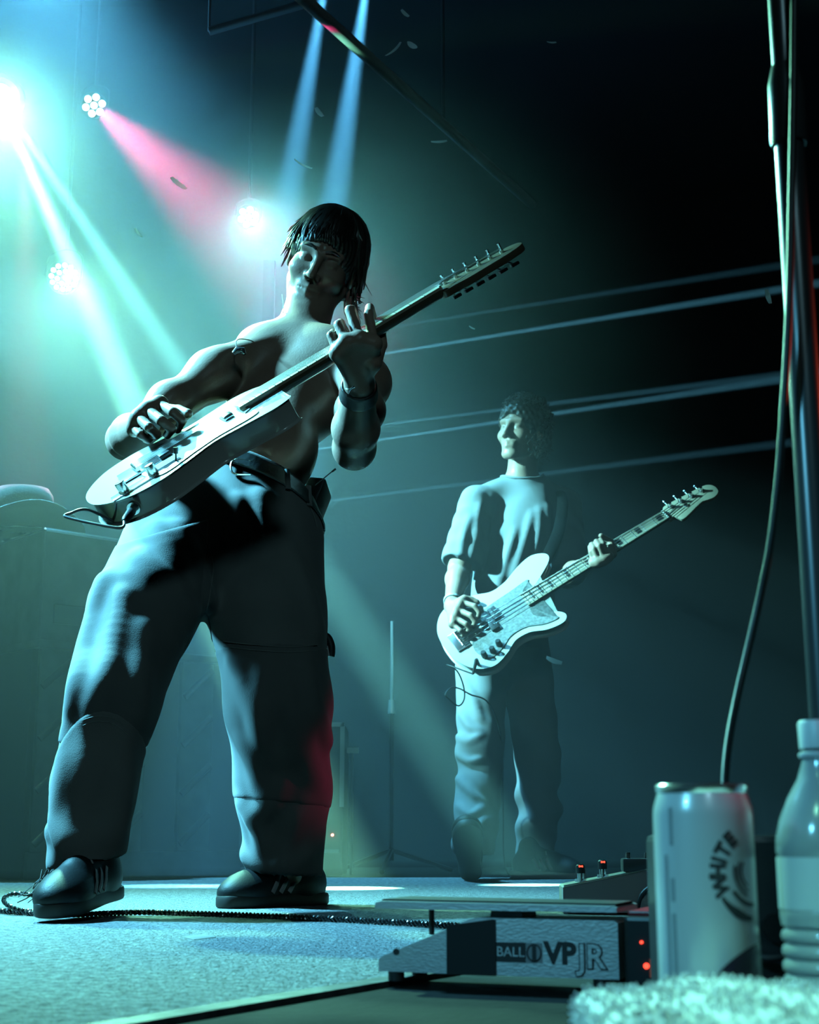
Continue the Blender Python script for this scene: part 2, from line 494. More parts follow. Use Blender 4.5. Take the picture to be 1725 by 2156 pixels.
def guitar_out(pts): return spline([(x, y * G_SY) for x, y in pts], 8, True)
gt = thing('electric_guitar', 'pale single-cutaway electric guitar held face-up across the shirtless player', 'guitar', G_T)
tele = [(0.0, 0.0), (0.012, 0.075), (0.055, 0.140), (0.115, 0.158), (0.175, 0.138), (0.235, 0.113), (0.295, 0.122), (0.345, 0.128), (0.385, 0.100), (0.398, 0.050),
        (0.400, 0.0), (0.392, -0.028), (0.345, -0.036), (0.325, -0.058), (0.345, -0.088), (0.385, -0.106), (0.388, -0.122), (0.355, -0.134), (0.300, -0.124), (0.235, -0.113), (0.175, -0.138), (0.115, -0.158), (0.055, -0.140), (0.012, -0.075)]
MB().slab(guitar_out(tele), -0.046, 0.0, 0.006, G_M).build('body', M_GTOP, gt)
pg = [(0.10, -0.045), (0.125, -0.138), (0.20, -0.117), (0.25, -0.105), (0.31, -0.112), (0.335, -0.098), (0.318, -0.058), (0.335, -0.034), (0.335, 0.03), (0.30, 0.09), (0.25, 0.075), (0.20, 0.04), (0.15, 0.035)]
MB().slab(guitar_out(pg), 0.0, 0.0022, 0.0008, G_M, 1).build('pickguard', M_PICKG, gt)
# neck and headstock profile, swept along the neck axis
nk = MB()
SCALE, XB = 0.648, 0.125
XN = XB + SCALE
def ring(x, hw, zt, dp):
    a = np.linspace(0, math.pi, 9)
    pts = [(x, -hw, zt)] + [(x, -hw * math.cos(t), zt - 0.004 - dp * math.sin(t)) for t in a] + [(x, hw, zt)]
    return [GL(*p) for p in pts]
rows = [ring(0.335, 0.028, 0.006, 0.018), ring(0.42, 0.027, 0.006, 0.018), ring(0.60, 0.0245, 0.006, 0.017), ring(XN - 0.01, 0.0215, 0.006, 0.015), ring(XN + 0.012, 0.021, 0.003, 0.013)]
m = len(rows[0]); V = np.vstack(rows)
F = [(i*m+j, i*m+(j+1) % m, (i+1)*m+(j+1) % m, (i+1)*m+j) for i in range(len(rows)-1) for j in range(m)]
F += [tuple(range(m)), tuple((len(rows)-1)*m + j for j in range(m))[::-1]]
nk.add(V, F); nk.build('neck', M_MAPLE, gt)
hs = [(XN, -0.021), (XN + 0.03, -0.024), (XN + 0.06, -0.030), (XN + 0.12, -0.030), (XN + 0.165, -0.026), (XN + 0.192, -0.012), (XN + 0.196, 0.012), (XN + 0.180, 0.030), (XN + 0.158, 0.034), (XN + 0.10, 0.038), (XN + 0.045, 0.042), (XN + 0.022, 0.032), (XN, 0.021)]
MB().slab(guitar_out(hs), -0.014, 0.001, 0.002, G_M, 2).build('headstock', M_MAPLE, gt)
fbm = MB()
for s in (0,):
    a = [GL(0.318, -0.0285, 0.006), GL(0.318, 0.0285, 0.006), GL(XN, 0.0215, 0.006), GL(XN, -0.0215, 0.006)]
    b = [GL(0.318, -0.0285, 0.0115), GL(0.318, 0.0285, 0.0115), GL(XN, 0.0215, 0.0115), GL(XN, -0.0215, 0.0115)]
    fbm.add(a + b, [(0,1,2,3),(7,6,5,4),(0,4,5,1),(1,5,6,2),(2,6,7,3),(3,7,4,0)])
fbm.build('fretboard', M_FRETB, gt, False)
for k in range(1, 22):
    x = XN - SCALE * (1 - 2 ** (-k / 12)); hw = 0.0215 + (XN - x) / (XN - 0.318) * 0.007
    MB().tube([GL(x, -hw, 0.0118), GL(x, hw, 0.0118)], 0.0011, 5).build('fret', M_CHROME, gt)
MB().box((0, 0, 0), (0.005, 0.043, 0.010)).build('nut', M_IVORY, gt, False)
o = bpy.data.objects['nut']; o.data.transform(Matrix(mat4(G_R, GL(XN, 0, 0.009)).tolist()))
# tuners
for k in range(6):
    x = XN + 0.028 + k * 0.0255; y = 0.024 - 0.004 * k + 0.006
    tm = MB().tube([GL(x, y, 0.001), GL(x, y, 0.006)], 0.0052, 10).tube([GL(x, y, 0.006), GL(x, y, 0.019)], [0.0034, 0.0028], 8).tube([GL(x, y, 0.0185), GL(x, y, 0.0205)], 0.0036, 8)
    p = tm.build('tuner_post', M_CHROME, gt)
    tb = MB().tube([GL(x, y, -0.014), GL(x, y, -0.022)], 0.006, 8).tube([GL(x, y - 0.0, -0.020), GL(x, y - 0.026, -0.024)], 0.002, 6)
    tb.build('tuner_gear', M_METAL_DK, gt)
    MB().bbox(GL(x, y - 0.033, -0.025), (0.019, 0.012, 0.007), 0.0025, G_R).build('tuner_button', M_METAL_DK, gt)
# bridge, pickups, control plate, knobs
MB().bbox(GL(0.105, 0, 0.003), (0.085, 0.085, 0.004), 0.001, G_R).build('bridge_plate', M_CHROME, gt)
for k in range(3):
    MB().tube([GL(0.10, -0.022 + k*0.022 - 0.009, 0.009), GL(0.10, -0.022 + k*0.022 + 0.009, 0.009)], 0.0045, 10).build('saddle', M_CHROME, gt)
MB().bbox(GL(0.155, 0, 0.006), (0.024, 0.082, 0.012), 0.003, G_R).build('bridge_pickup', M_PLASTIC, gt)
MB().bbox(GL(0.292, 0, 0.006), (0.022, 0.070, 0.012), 0.005, G_R).build('neck_pickup', M_CHROME, gt)
MB().bbox(GL(0.10, -0.105, 0.0015), (0.150, 0.034, 0.003), 0.001, G_R).build('control_plate', M_CHROME, gt)
for kx in (0.055, 0.115):
    ax = GL(kx, -0.105, 0.003); bx_ = GL(kx, -0.105, 0.022)
    kb = MB().tube([ax, ax + (bx_-ax)*0.1, bx_ - (bx_-ax)*0.06, bx_], [0.0100, 0.0104, 0.0098, 0.0085], 20).build('volume_knob', M_CHROME, gt)
sw = MB().tube([GL(0.160, -0.105, 0.002), GL(0.168, -0.105, 0.016)], 0.0018, 6).tube([GL(0.167, -0.105, 0.014), GL(0.172, -0.105, 0.024)], [0.004, 0.0052], 10)
sw.build('selector_switch', M_PLASTIC, gt)
for k in range(6):
    yb = -0.026 + k * 0.0104; yn = -0.0165 + k * 0.0066
    MB().tube([GL(0.10, yb, 0.0135), GL(XN, yn, 0.0150), GL(XN + 0.028 + (5 - k if G_SY < 0 else k) * 0.0255, 0.028 - 0.004 * k, 0.010)], 0.0006 + 0.00012 * k, 5).build('string', M_STRING, gt)
# jack cup and strap button on the lower edge
jc = GL(0.052, -0.1415, -0.023); jd = nrm(GL(0.03, -0.18, -0.023) - GL(0.052, -0.1415, -0.023))
MB().tube([jc - jd*0.004, jc + jd*0.003], [0.014, 0.0125], 20).build('jack_cup', M_CHROME, gt)
stb = GL(0.400, 0.06, -0.023)
MB().tube([stb, stb + G_R[:, 0]*0.012], [0.004, 0.006], 10).build('strap_button', M_CHROME, gt)

# instrument lead with its plug, hanging in a small loop from the jack
pl_t = thing('instrument_lead', 'black plug and pale looped lead hanging from the pale electric guitar', 'cable', jc)
MB().tube([jc + jd*0.002, jc + jd*0.012, jc + jd*0.014, jc + jd*0.05, jc + jd*0.058], [0.007, 0.0075, 0.0085, 0.0075, 0.0045], 14).build('plug', M_RUBBER, pl_t)
e = jc + jd*0.058
lp = spline([e, e + jd*0.02 + [-0.006, 0, -0.004], W(143, 1090, e[1]), W(150, 1080, e[1] + 0.01), W(185, 1073, e[1] + 0.03), GL(0.02, -0.05, -0.05), GL(0.05, 0.10, -0.06)], 8)
MB().tube(lp, 0.0028, 8).build('lead', mat('pale_cable', (0.35, 0.35, 0.36), 0.4), pl_t)

# ------------------------------------------------------------------ shared figure parts
M_SKIN = mat('skin', (0.56, 0.36, 0.27), 0.40, spec=0.5, bump=0.25, bscale=190, dist=0.0015, noise=((0.50, 0.31, 0.23), 22, 3))
M_HAIR = mat('dark_hair', (0.022, 0.017, 0.014), 0.38, spec=0.6)
M_CURL = mat('curly_brown_hair', (0.05, 0.037, 0.028), 0.5, spec=0.5)
M_TROU = mat('work_trousers', (0.30, 0.30, 0.285), 0.85, spec=0.2, bump=0.35, bscale=420, dist=0.001, noise=((0.26, 0.26, 0.25), 9, 4), sheen=0.2)
M_PATCH = mat('trouser_patch', (0.235, 0.235, 0.225), 0.85, spec=0.2, bump=0.35, bscale=420, dist=0.001, noise=((0.20, 0.20, 0.195), 9, 4), sheen=0.2)
M_THREAD = mat('seam_thread', (0.36, 0.36, 0.34), 0.8)
M_SHOE = mat('black_suede', (0.009, 0.009, 0.010), 0.55, spec=0.35, bump=0.3, bscale=300, dist=0.001)
M_SOLE = mat('gum_sole', (0.035, 0.03, 0.026), 0.55)
M_STRIPE = mat('pale_stripe', (0.6, 0.58, 0.58), 0.5)
M_LEATHER = mat('black_leather', (0.02, 0.02, 0.02), 0.4, spec=0.5, bump=0.2, bscale=90)

def head_sdf(Q):
    """local head: +x person's left, +y out of the face, +z up; metres; origin between the eyes' level and ears"""
    A = np.abs(Q[:, 0]); S = np.column_stack([A, Q[:, 1], Q[:, 2]]).astype(np.float32)
    d = ell(Q, (0, -0.020, 0.042), (0.076, 0.096, 0.088))
    d = smin(d, ell(Q, (0, 0.022, -0.022), (0.064, 0.070, 0.082)), 0.03)
    d = smin(d, cap(S, (0.054, -0.008, -0.055), (0.020, 0.062, -0.098), 0.017, 0.016), 0.03)
    d = smin(d, ell(Q, (0, 0.074, -0.099), (0.024, 0.019, 0.018)), 0.024)
    d = smin(d, ell(S, (0.040, 0.058, -0.026), (0.024, 0.024, 0.018)), 0.025)
    d = smin(d, cap(S, (0.008, 0.086, 0.026), (0.044, 0.072, 0.028), 0.010, 0.009), 0.018)
    d = smax(d, -ell(S, (0.031, 0.101, 0.006), (0.020, 0.022, 0.013)), 0.014)
    d = smin(d, ell(S, (0.031, 0.072, 0.003), (0.0145, 0.0135, 0.0115)), 0.004)
    d = smax(d, -cap(S, (0.019, 0.087, -0.003), (0.044, 0.080, -0.003), 0.0012), 0.002)
    d = smin(d, cap(Q, (0, 0.088, 0.016), (0, 0.111, -0.026), 0.0075, 0.0095), 0.014)
    d = smin(d, ell(Q, (0, 0.113, -0.029), (0.0105, 0.0105, 0.0095)), 0.007)
    d = smin(d, ell(S, (0.013, 0.099, -0.034), (0.0085, 0.0105, 0.0080)), 0.007)
    d = smax(d, -ell(S, (0.0075, 0.105, -0.0425), (0.0040, 0.0060, 0.0045)), 0.003)
    d = smin(d, ell(Q, (0, 0.080, -0.062), (0.030, 0.016, 0.022)), 0.014)
    d = smin(d, cap(S, (0.0, 0.0955, -0.0575), (0.024, 0.082, -0.0635), 0.0055, 0.0025), 0.006)
    d = smin(d, cap(S, (0.0, 0.0945, -0.0715), (0.021, 0.082, -0.0675), 0.0065, 0.0025), 0.006)
    d = smax(d, -cap(S, (0.0, 0.1025, -0.0645), (0.026, 0.086, -0.0655), 0.0022, 0.0008), 0.003)
    d = smin(d, ell(S, (0.079, -0.012, -0.004), (0.010, 0.020, 0.031)), 0.008)
    d = smax(d, -ell(S, (0.089, -0.008, -0.002), (0.006, 0.010, 0.018)), 0.006)
    return d

def hand_sdf(wrist, wr, fingers, thumb, palm_r=0.0175, fr=0.0094):
    """fingers: four lists MCP, PIP, DIP, TIP; thumb: base, joint, tip"""
    def f(P):
        d = None
        for i, fg in enumerate(fingers):
            s = (1.0, 1.04, 0.98, 0.86)[i]
            e = cap(P, wrist, fg[0], wr * 0.72, palm_r * s); d = e if d is None else smin(d, e, 0.016)
        for i in range(3):
            d = smin(d, cap(P, fingers[i][0], fingers[i+1][0], palm_r * 0.95), 0.008)
        for i, fg in enumerate(fingers):
            s = (1.0, 1.04, 0.98, 0.86)[i]
            e = chain(P, fg, [fr * 1.16 * s, fr * 1.08 * s, fr * 0.98 * s, fr * 0.86 * s], 0.002)
            d = smin(d, e, 0.0035)
        d = smin(d, chain(P, [wrist + (thumb[0] - wrist) * 0.3] + list(thumb), [0.017, 0.0165, fr * 1.2, fr * 1.02], 0.003), 0.007)
        return d
    pts = np.vstack([wrist[None]] + [np.asarray(q) for q in fingers] + [np.asarray(thumb)])
    c = (pts.max(0) + pts.min(0)) / 2
    return f, c, np.linalg.norm(pts - c, axis=1).max() + 0.03

def waves(P, amp, dirs, seed=0):
    r = np.random.default_rng(seed); d = np.zeros(len(P), np.float32)
    for (k, wl) in dirs:
        k = nrm(k); ph = r.uniform(0, 6.28)
        w = r.normal(0, 1, 3); wob = np.sin(P @ (w * 9).astype(np.float32) + ph) * 0.9
        d += np.sin((P @ k.astype(np.float32)) * 6.2832 / wl + ph + wob)
    return amp * d

def shoe(parent, M, stripes=None, lace=True, mats=(None, None), sole_h=0.026, name='shoe', s=1.0):
    """low trainer; local x to the toe, z up from the ground"""
    ms, mu = mats
    out = spline([(0.150, 0.0), (0.140, 0.030), (0.095, 0.047), (0.03, 0.042), (-0.04, 0.034), (-0.10, 0.035), (-0.128, 0.018), (-0.132, 0.0), (-0.128, -0.018), (-0.10, -0.035), (-0.04, -0.036), (0.03, -0.044), (0.095, -0.045), (0.138, -0.026)], 6, True) * s
    def up(Q):
        Q = Q / s
        d = ell(Q, (0.088, 0, 0.030), (0.060, 0.046, 0.034))
        d = smin(d, ell(Q, (0.02, 0, 0.040), (0.095, 0.040, 0.046)), 0.03)
        d = smin(d, ell(Q, (-0.080, 0, 0.045), (0.048, 0.036, 0.050)), 0.03)
        d = smin(d, cap(Q, (-0.060, 0, 0.05), (-0.062, 0, 0.105), 0.036, 0.037), 0.02)
        d = smin(d, cap(Q, (-0.02, 0, 0.085), (0.035, 0, 0.072), 0.022, 0.018), 0.02)
        return smax(d, 0.016 - Q[:, 2], 0.004) * s
    v, q = sdf_mesh(up, np.array((-0.16, -0.07, 0.0)) * s, np.array((0.18, 0.07, 0.17)) * s, 0.0045)
    sh = mesh_obj(name, xf(M, v), q, mu, parent, True, None)
    MB().slab(out, 0.0, sole_h * s, 0.006, M, 2).build('sole', ms, sh)
    # toe foxing and tongue stitching
    MB().tube(xf(M, spline([(0.065, 0.045, 0.036), (0.085, 0.03, 0.058), (0.092, 0, 0.066), (0.085, -0.03, 0.058), (0.065, -0.045, 0.036)], 6) * s), 0.0022 * s, 6).build('toe_seam', mu, sh)
    if lace:
        for k in range(4):
            x = 0.012 + k * 0.014; z = 0.093 - k * 0.0055
            MB().tube(xf(M, spline([(x + 0.006, 0.027, z - 0.014), (x, 0.012, z + 0.001), (x - 0.002, -0.012, z + 0.001), (x + 0.006, -0.027, z - 0.014)], 4) * s), 0.0024 * s, 6, flat=0.6).build('lace', M_STRIPE, sh)
    if stripes:
        for k in range(3):
            x = -0.015 + k * 0.024
            for side in stripes:
                pth = []
                for t in np.linspace(0, 1, 7):
                    pz = 0.030 + t * 0.038; pxx = x - t * 0.026 + 0.012
                    y = 0.02
                    for _ in range(40):
                        if up(np.array([[pxx, side * y, pz]]) * s)[0] > 0.0008: break
                        y += 0.001
                    pth.append((pxx, side * y, pz))
                MB().tube(xf(M, np.array(pth) * s), 0.0055 * s, 8, flat=0.22, up=M[:3, 1]).build('stripe', M_STRIPE, sh)
    return sh

# ------------------------------------------------------------------ shirtless guitarist
GP = thing('person', 'shirtless person in patched work trousers leaning back while playing a guitar', 'person', (W(440, 1300, 3.0)[0], 3.0, 0.0))
UPI = np.array([0, -0.33, 0.944])
def R_of(up, fwd):
    z = nrm(up); y = nrm(np.asarray(fwd, float) - (np.asarray(fwd, float) @ z) * z); x = np.cross(y, z)
    return np.stack([x, y, z], 1)             # columns: person's ... x = y cross z
H_C = W(680, 556, 3.42)
_c = nrm(np.array([0, 0, CAM_H]) - H_C)
_upi = nrm(np.array([0, 0, 1.0]) - _c[2] * _c)
_up = nrm(_upi * math.cos(math.radians(19)) + np.array([1.0, 0, 0]) * math.sin(math.radians(19)))
_rt = np.cross(_c, _up)
_fw = nrm(_c + 0.26 * _up - 0.16 * np.array([1.0, 0, 0]))
H_R = R_of(_up, _fw)
HS = 1.06
def g_head(P): return head_sdf(((P - H_C.astype(np.float32)) @ H_R.astype(np.float32)) / HS) * HS
def HL(x, y, z): return H_C + H_R @ (np.array([x, y, z]) * HS)

pel, bel, che, nkb = W(480, 1110, 3.15), W(540, 960, 3.20), W(612, 815, 3.34), W(628, 722, 3.37)
tup = nrm(che - pel)
T_R = R_of(tup, nrm(np.array([-0.30, -1.0, 0.0])))
shR, elR, wrR = W(447, 790, 3.26), W(266, 926, 3.13), W(306, 893, 2.90)
shL, elL, wrL = W(768, 806, 3.27), W(746, 944, 3.03), W(757, 806, 2.80)
def TL(c, x, y, z): return np.asarray(c) + T_R @ np.array([x, y, z])
def g_torso(P):
    d = ell(P, TL(che, 0, -0.01, 0), (0.158, 0.108, 0.190), T_R)
    d = smin(d, ell(P, TL(bel, 0, 0, 0), (0.142, 0.098, 0.17), T_R), 0.06)
    d = smin(d, ell(P, pel, (0.155, 0.11, 0.12), T_R), 0.05)
    d = smin(d, ell(P, TL(che, -0.070, 0.070, 0.075), (0.080, 0.040, 0.062), T_R), 0.03)      # pectorals
    d = smin(d, ell(P, TL(che, 0.070, 0.070, 0.075), (0.080, 0.040, 0.062), T_R), 0.03)
    d = smin(d, cap(P, nkb, shR + [0.03, 0, 0.035], 0.050, 0.040), 0.05)                      # trapezius
    d = smin(d, cap(P, nkb, shL + [-0.03, 0, 0.035], 0.050, 0.040), 0.05)
    d = smin(d, cap(P, TL(nkb, 0.012, 0.050, -0.02), shL + [-0.02, -0.03, 0.035], 0.010, 0.010), 0.018)   # collar bones
    d = smin(d, cap(P, TL(nkb, -0.012, 0.050, -0.02), shR + [0.02, -0.03, 0.035], 0.010, 0.010), 0.018)
    for k in range(3):                                                                       # abdominal relief
        for sx in (-1, 1):
            d = smin(d, ell(P, TL(bel, sx*0.036, 0.078, 0.075 - k*0.062), (0.032, 0.022, 0.028), T_R), 0.022)
    d = smax(d, -ell(P, TL(bel, 0, 0.108, -0.045), (0.007, 0.012, 0.009), T_R), 0.008)
    return d
def g_neck(P):
    d = cap(P, nkb - tup * 0.02, HL(0, -0.030, -0.045), 0.066, 0.058)
    for sx in (-1, 1):   # sternomastoid
        d = smin(d, cap(P, TL(nkb, -sx*0.014, 0.048, -0.012), HL(sx*0.060, -0.022, -0.045), 0.011, 0.014), 0.02)
    return smin(d, ell(P, HL(0, 0.034, -0.125), (0.012, 0.012, 0.016)), 0.02)
def g_armR(P):
    d = ell(P, shR + [0.0, 0, 0.0], (0.060, 0.060, 0.062))
    d = smin(d, cap(P, shR, elR, 0.052, 0.040), 0.03)
    m = shR + (elR - shR) * 0.5
    d = smin(d, ell(P, m + [0.0, -0.014, 0.012], (0.050, 0.042, 0.045)), 0.03)
    d = smin(d, cap(P, elR, elR + (wrR - elR) * 0.3, 0.040, 0.046), 0.03)
    return smin(d, cap(P, elR + (wrR - elR) * 0.3, wrR, 0.045, 0.028), 0.02)
def g_armL(P):
    d = ell(P, shL, (0.062, 0.062, 0.066))
    d = smin(d, cap(P, shL, elL, 0.054, 0.042), 0.03)
    m = shL + (elL - shL) * 0.45
    d = smin(d, ell(P, m + [0.0, -0.01, 0.0], (0.056, 0.052, 0.05)), 0.03)
    d = smin(d, cap(P, elL, elL + (wrL - elL) * 0.32, 0.041, 0.049), 0.03)
    return smin(d, cap(P, elL + (wrL - elL) * 0.32, wrL, 0.048, 0.029), 0.02)
# fretting hand on the neck
NY = GL(0.60, 0, 0)[1]
def w3(*q): return [W(*p) for p in q]
fL = [w3((786, 724, NY-0.050), (777, 661, NY-0.036), (779, 648, NY-0.006), (786, 668, NY+0.010)),
      w3((757, 716, NY-0.056), (737, 653, NY-0.042), (741, 652, NY-0.012), (752, 680, NY+0.006)),
      w3((730, 722, NY-0.054), (713, 684, NY-0.044), (717, 680, NY-0.014), (729, 700, NY+0.004)),
      w3((711, 744, NY-0.046), (697, 706, NY-0.040), (702, 700, NY-0.012), (712, 716, NY+0.004))]
thL = w3((786, 766, NY-0.02), (804, 726, NY+0.012), (803, 690, NY+0.030))
hL, hLc, hLr = hand_sdf(wrL, 0.030, fL, thL)
# picking hand over the strings
fR = [w3((336, 851, 2.790), (364, 868, 2.735), (384, 886, 2.745), (374, 905, 2.770)),
      w3((312, 864, 2.770), (340, 886, 2.715), (362, 903, 2.725), (352, 916, 2.752)),
      w3((293, 880, 2.765), (314, 900, 2.712), (330, 915, 2.735), (318, 918, 2.760)),
      w3((283, 902, 2.780), (296, 915, 2.732), (312, 926, 2.748), (306, 926, 2.770))]
thR = w3((346, 866, 2.860), (376, 864, 2.800), (397, 871, 2.765))
hR, hRc, hRr = hand_sdf(wrR, 0.030, fR, thR)

legR = [W(385, 1140, 3.10), W(300, 1290, 2.93), W(238, 1480, 2.79), W(196, 1650, 2.77), W(180, 1815, 2.74)]
legL = [W(562, 1140, 3.15), W(566, 1300, 3.10), W(586, 1480, 3.07), W(596, 1660, 3.13), W(600, 1840, 3.18)]
fR_w = WF(150, 1900)      # foot centre guesses
def g_legs(P):
    return smin(chain(P, legR, [0.085, 0.075, 0.058, 0.05, 0.04], 0.02), chain(P, legL, [0.085, 0.075, 0.058, 0.05, 0.04], 0.02), 0.02)
GF = Field()
GF.add(g_torso, che * 0.5 + pel * 0.5, 0.43, 0.0)
GF.add(g_neck, nkb, 0.19, 0.025).add(g_head, H_C, 0.19, 0.012)
GF.add(g_armR, (shR + elR) / 2 + (wrR - elR) * 0.25, 0.30, 0.022).add(g_armL, (shL + elL) / 2 + (wrL - elL) * 0.25, 0.30, 0.022)
GF.add(hL, hLc, hLr, 0.012).add(hR, hRc, hRr, 0.012)
GF.add(g_legs, (legR[2] + legL[2]) / 2, 0.60, 0.03)
sculpt('body', GF, (-0.95, 2.5, 0.0), (0.25, 3.75, 1.85), 0.0036, M_SKIN, GP)

# trousers
trR, trL = [0.128, 0.106, 0.084, 0.074, 0.071], [0.128, 0.122, 0.108, 0.098, 0.082]
belt_c = W(520, 985, 3.15); belt_n = nrm(tup * 1.0 + np.array([0.12, -0.10, 0.0]))
def trousers_plain(P):
    d = smin(chain(P, legR, trR, 0.03), chain(P, legL, trL, 0.03), 0.045)
    d = smin(d, ell(P, TL(pel, 0.0, 0, -0.01), (0.178, 0.128, 0.17), T_R), 0.05)
    return smin(d, ell(P, TL(bel, 0, 0, -0.03), (0.152, 0.108, 0.15), T_R), 0.05)
def on_surface(f, p, d, n=120, step=0.004):
    p = np.asarray(p, float)
    for _ in range(n):
        e = f(p[None].astype(np.float32))[0]
        if e < 0.0005: break
        p = p + d * max(e * 0.8, 0.0008)
    return p
def ray_pts(f, pix, Y0, off):
    out = []
    for q in pix:
        s0 = W(q[0], q[1], Y0); dd = nrm(s0 - np.array([0, 0, CAM_H])); out.append(on_surface(f, s0, dd) + dd * off)
    return np.array(out)
# creases of the cloth: (pixel path, ridge radius, how far it stands out, blend)
folds = [([(222, 1225), (190, 1330), (168, 1420), (160, 1500)], 0.016, 0.005), ([(262, 1262), (236, 1380), (212, 1465), (200, 1500)], 0.015, 0.006),
         ([(330, 1120), (375, 1190), (420, 1268)], 0.018, 0.005), ([(372, 1115), (415, 1195), (436, 1270)], 0.014, 0.006), ([(300, 1180), (350, 1230), (395, 1290)], 0.020, 0.006),
         ([(300, 1330), (292, 1420), (285, 1500)], 0.018, 0.005),
         ([(150, 1545), (140, 1650), (128, 1740)], 0.014, 0.004), ([(196, 1530), (180, 1640), (160, 1740), (140, 1790)], 0.016, 0.004), ([(250, 1560), (250, 1660), (235, 1760)], 0.018, 0.005),
         ([(112, 1752), (160, 1775), (225, 1760)], 0.012, 0.004),
         ([(500, 1400), (535, 1480), (566, 1560), (574, 1600)], 0.016, 0.009), ([(560, 1420), (552, 1500), (548, 1580)], 0.014, 0.007), ([(520, 1560), (545, 1620), (560, 1680)], 0.015, 0.008),
         ([(515, 1690), (545, 1740), (560, 1790)], 0.014, 0.009), ([(590, 1640), (570, 1690), (540, 1720)], 0.014, 0.008), ([(640, 1390), (656, 1480), (684, 1560)], 0.014, 0.008),
         ([(640, 1500), (636, 1570), (656, 1640)], 0.017, 0.011), ([(600, 1450), (612, 1530), (600, 1600)], 0.016, 0.007), ([(600, 1160), (640, 1250), (662, 1330)], 0.018, 0.007),
         ([(500, 1060), (490, 1130), (470, 1200)], 0.013, 0.005), ([(545, 1050), (560, 1120), (560, 1200)], 0.013, 0.005), ([(520, 1800), (570, 1825), (640, 1800)], 0.014, 0.008), ([(620, 1720), (600, 1790), (610, 1830)], 0.015, 0.008)]
FOLDS = []
for px, r_, h_ in folds:
    q = spline(px, 7); sink = r_ - h_ * np.sin(np.linspace(0, math.pi, len(q))) ** 0.7 * 1.1 + 0.002
    FOLDS.append((np.array([ray_pts(trousers_plain, [a], 2.45, b)[0] for a, b in zip(q, sink)]), r_))
def trousers_base(P):
    P = np.asarray(P, np.float32)
    d = trousers_plain(P).astype(np.float32)
    d = d + waves(P, 0.0005, [((1, 0.3, 0.25), 0.06), ((0.4, -0.5, 0.9), 0.09)], 3)
    for pts, r_ in FOLDS: d = local_chain(P, d, pts, [r_] * len(pts), 0.026)
    return d
hemR_n, hemR_c = nrm(np.array([-0.25, -0.1, 1.0])), legR[4]
hemL_n, hemL_c = nrm(np.array([0.05, 0.0, 1.0])), legL[4]
def trousers(P):
    d = trousers_base(P)
    d = smax(d, (P - belt_c) @ belt_n.astype(np.float32), 0.006)
    left = P[:, 0] < (legR[4][0] + legL[4][0]) / 2
    hem = np.where(left, -((P - hemR_c) @ hemR_n.astype(np.float32)), -((P - hemL_c) @ hemL_n.astype(np.float32)))
    fray = 0.004 * np.sin(P[:, 0] * 260) * np.sin(P[:, 1] * 190)
    return smax(d, hem + fray, 0.005)
SM = (0.6, -0.3, 0.6, -0.3, 0.6, -0.3, 0.6)
tro = sculpt('trousers', trousers, (-0.85, 2.5, 0.03), (0.2, 3.5, 1.12), 0.0048, M_TROU, GP, relax=SM)
# reinforced leg panels with stitched rims
def panel(cut_fns, name, thick=0.0032):
    def f(P):
        t = trousers(P); d = np.maximum(t - thick * 0.7, -(t + 0.014))
        for c, n in cut_fns: d = smax(d, -((P - c.astype(np.float32)) @ nrm(n).astype(np.float32)), 0.002)
        return d
    return f
mid_x = (legR[2][0] + legL[2][0]) / 2
def side(sign): return (np.array([mid_x, 0, 0]), np.array([sign, 0, 0]))
seamR_top = (W(285, 1135, 2.95), np.array([0.30, 0.25, -1.0]))
seamR_knee = (W(235, 1580, 2.70), np.array([0.10, -0.15, 1.0]))
seamL = (W(570, 1358, 3.0), np.array([0.02, 0.0, -1.0]))
seamL_low = (W(590, 1690, 3.05), np.array([0.10, 0.0, 1.0]))
sculpt('leg_panel', panel([seamR_top, seamR_knee, side(-1)], 'a'), (-0.85, 2.5, 0.2), (-0.2, 3.3, 1.0), 0.0048, M_PATCH, tro, relax=SM)
sculpt('leg_panel', panel([seamL, seamL_low, side(1)], 'b'), (-0.5, 2.8, 0.2), (0.1, 3.5, 0.75), 0.0048, M_PATCH, tro, relax=SM)
kc = W(212, 1672, 2.72)
def knee_patch(P):
    t = trousers(P); d = np.maximum(t - 0.0046, -(t + 0.014))
    return smax(d, ell(P, kc, (0.098, 0.16, 0.155)), 0.002)
sculpt('knee_patch', knee_patch, (-0.8, 2.5, 0.1), (-0.35, 3.0, 0.65), 0.0048, M_TROU, tro, relax=SM)
def seam_line(pix, Y0, off=0.0035, r=0.0009):
    MB().tube(ray_pts(trousers, spline(pix, 8), Y0, -off), r, 5).build('seam', M_THREAD, tro)
for dy in (0, 11):
    seam_line([(222, 1148 + dy), (262, 1136 + dy), (310, 1142 + dy), (352, 1170 + dy)], 2.62)
    seam_line([(150, 1540 + dy), (168, 1520 + dy), (205, 1508 + dy), (245, 1516 + dy), (280, 1548 + dy)], 2.5, 0.0052)
    seam_line([(470, 1350 + dy), (540, 1358 + dy), (610, 1362 + dy), (668, 1358 + dy)], 2.75)
seam_line([(420, 1110), (448, 1180), (444, 1240), (436, 1285)], 2.8)
seam_line([(625, 1020), (655, 1070), (668, 1110)], 2.85)
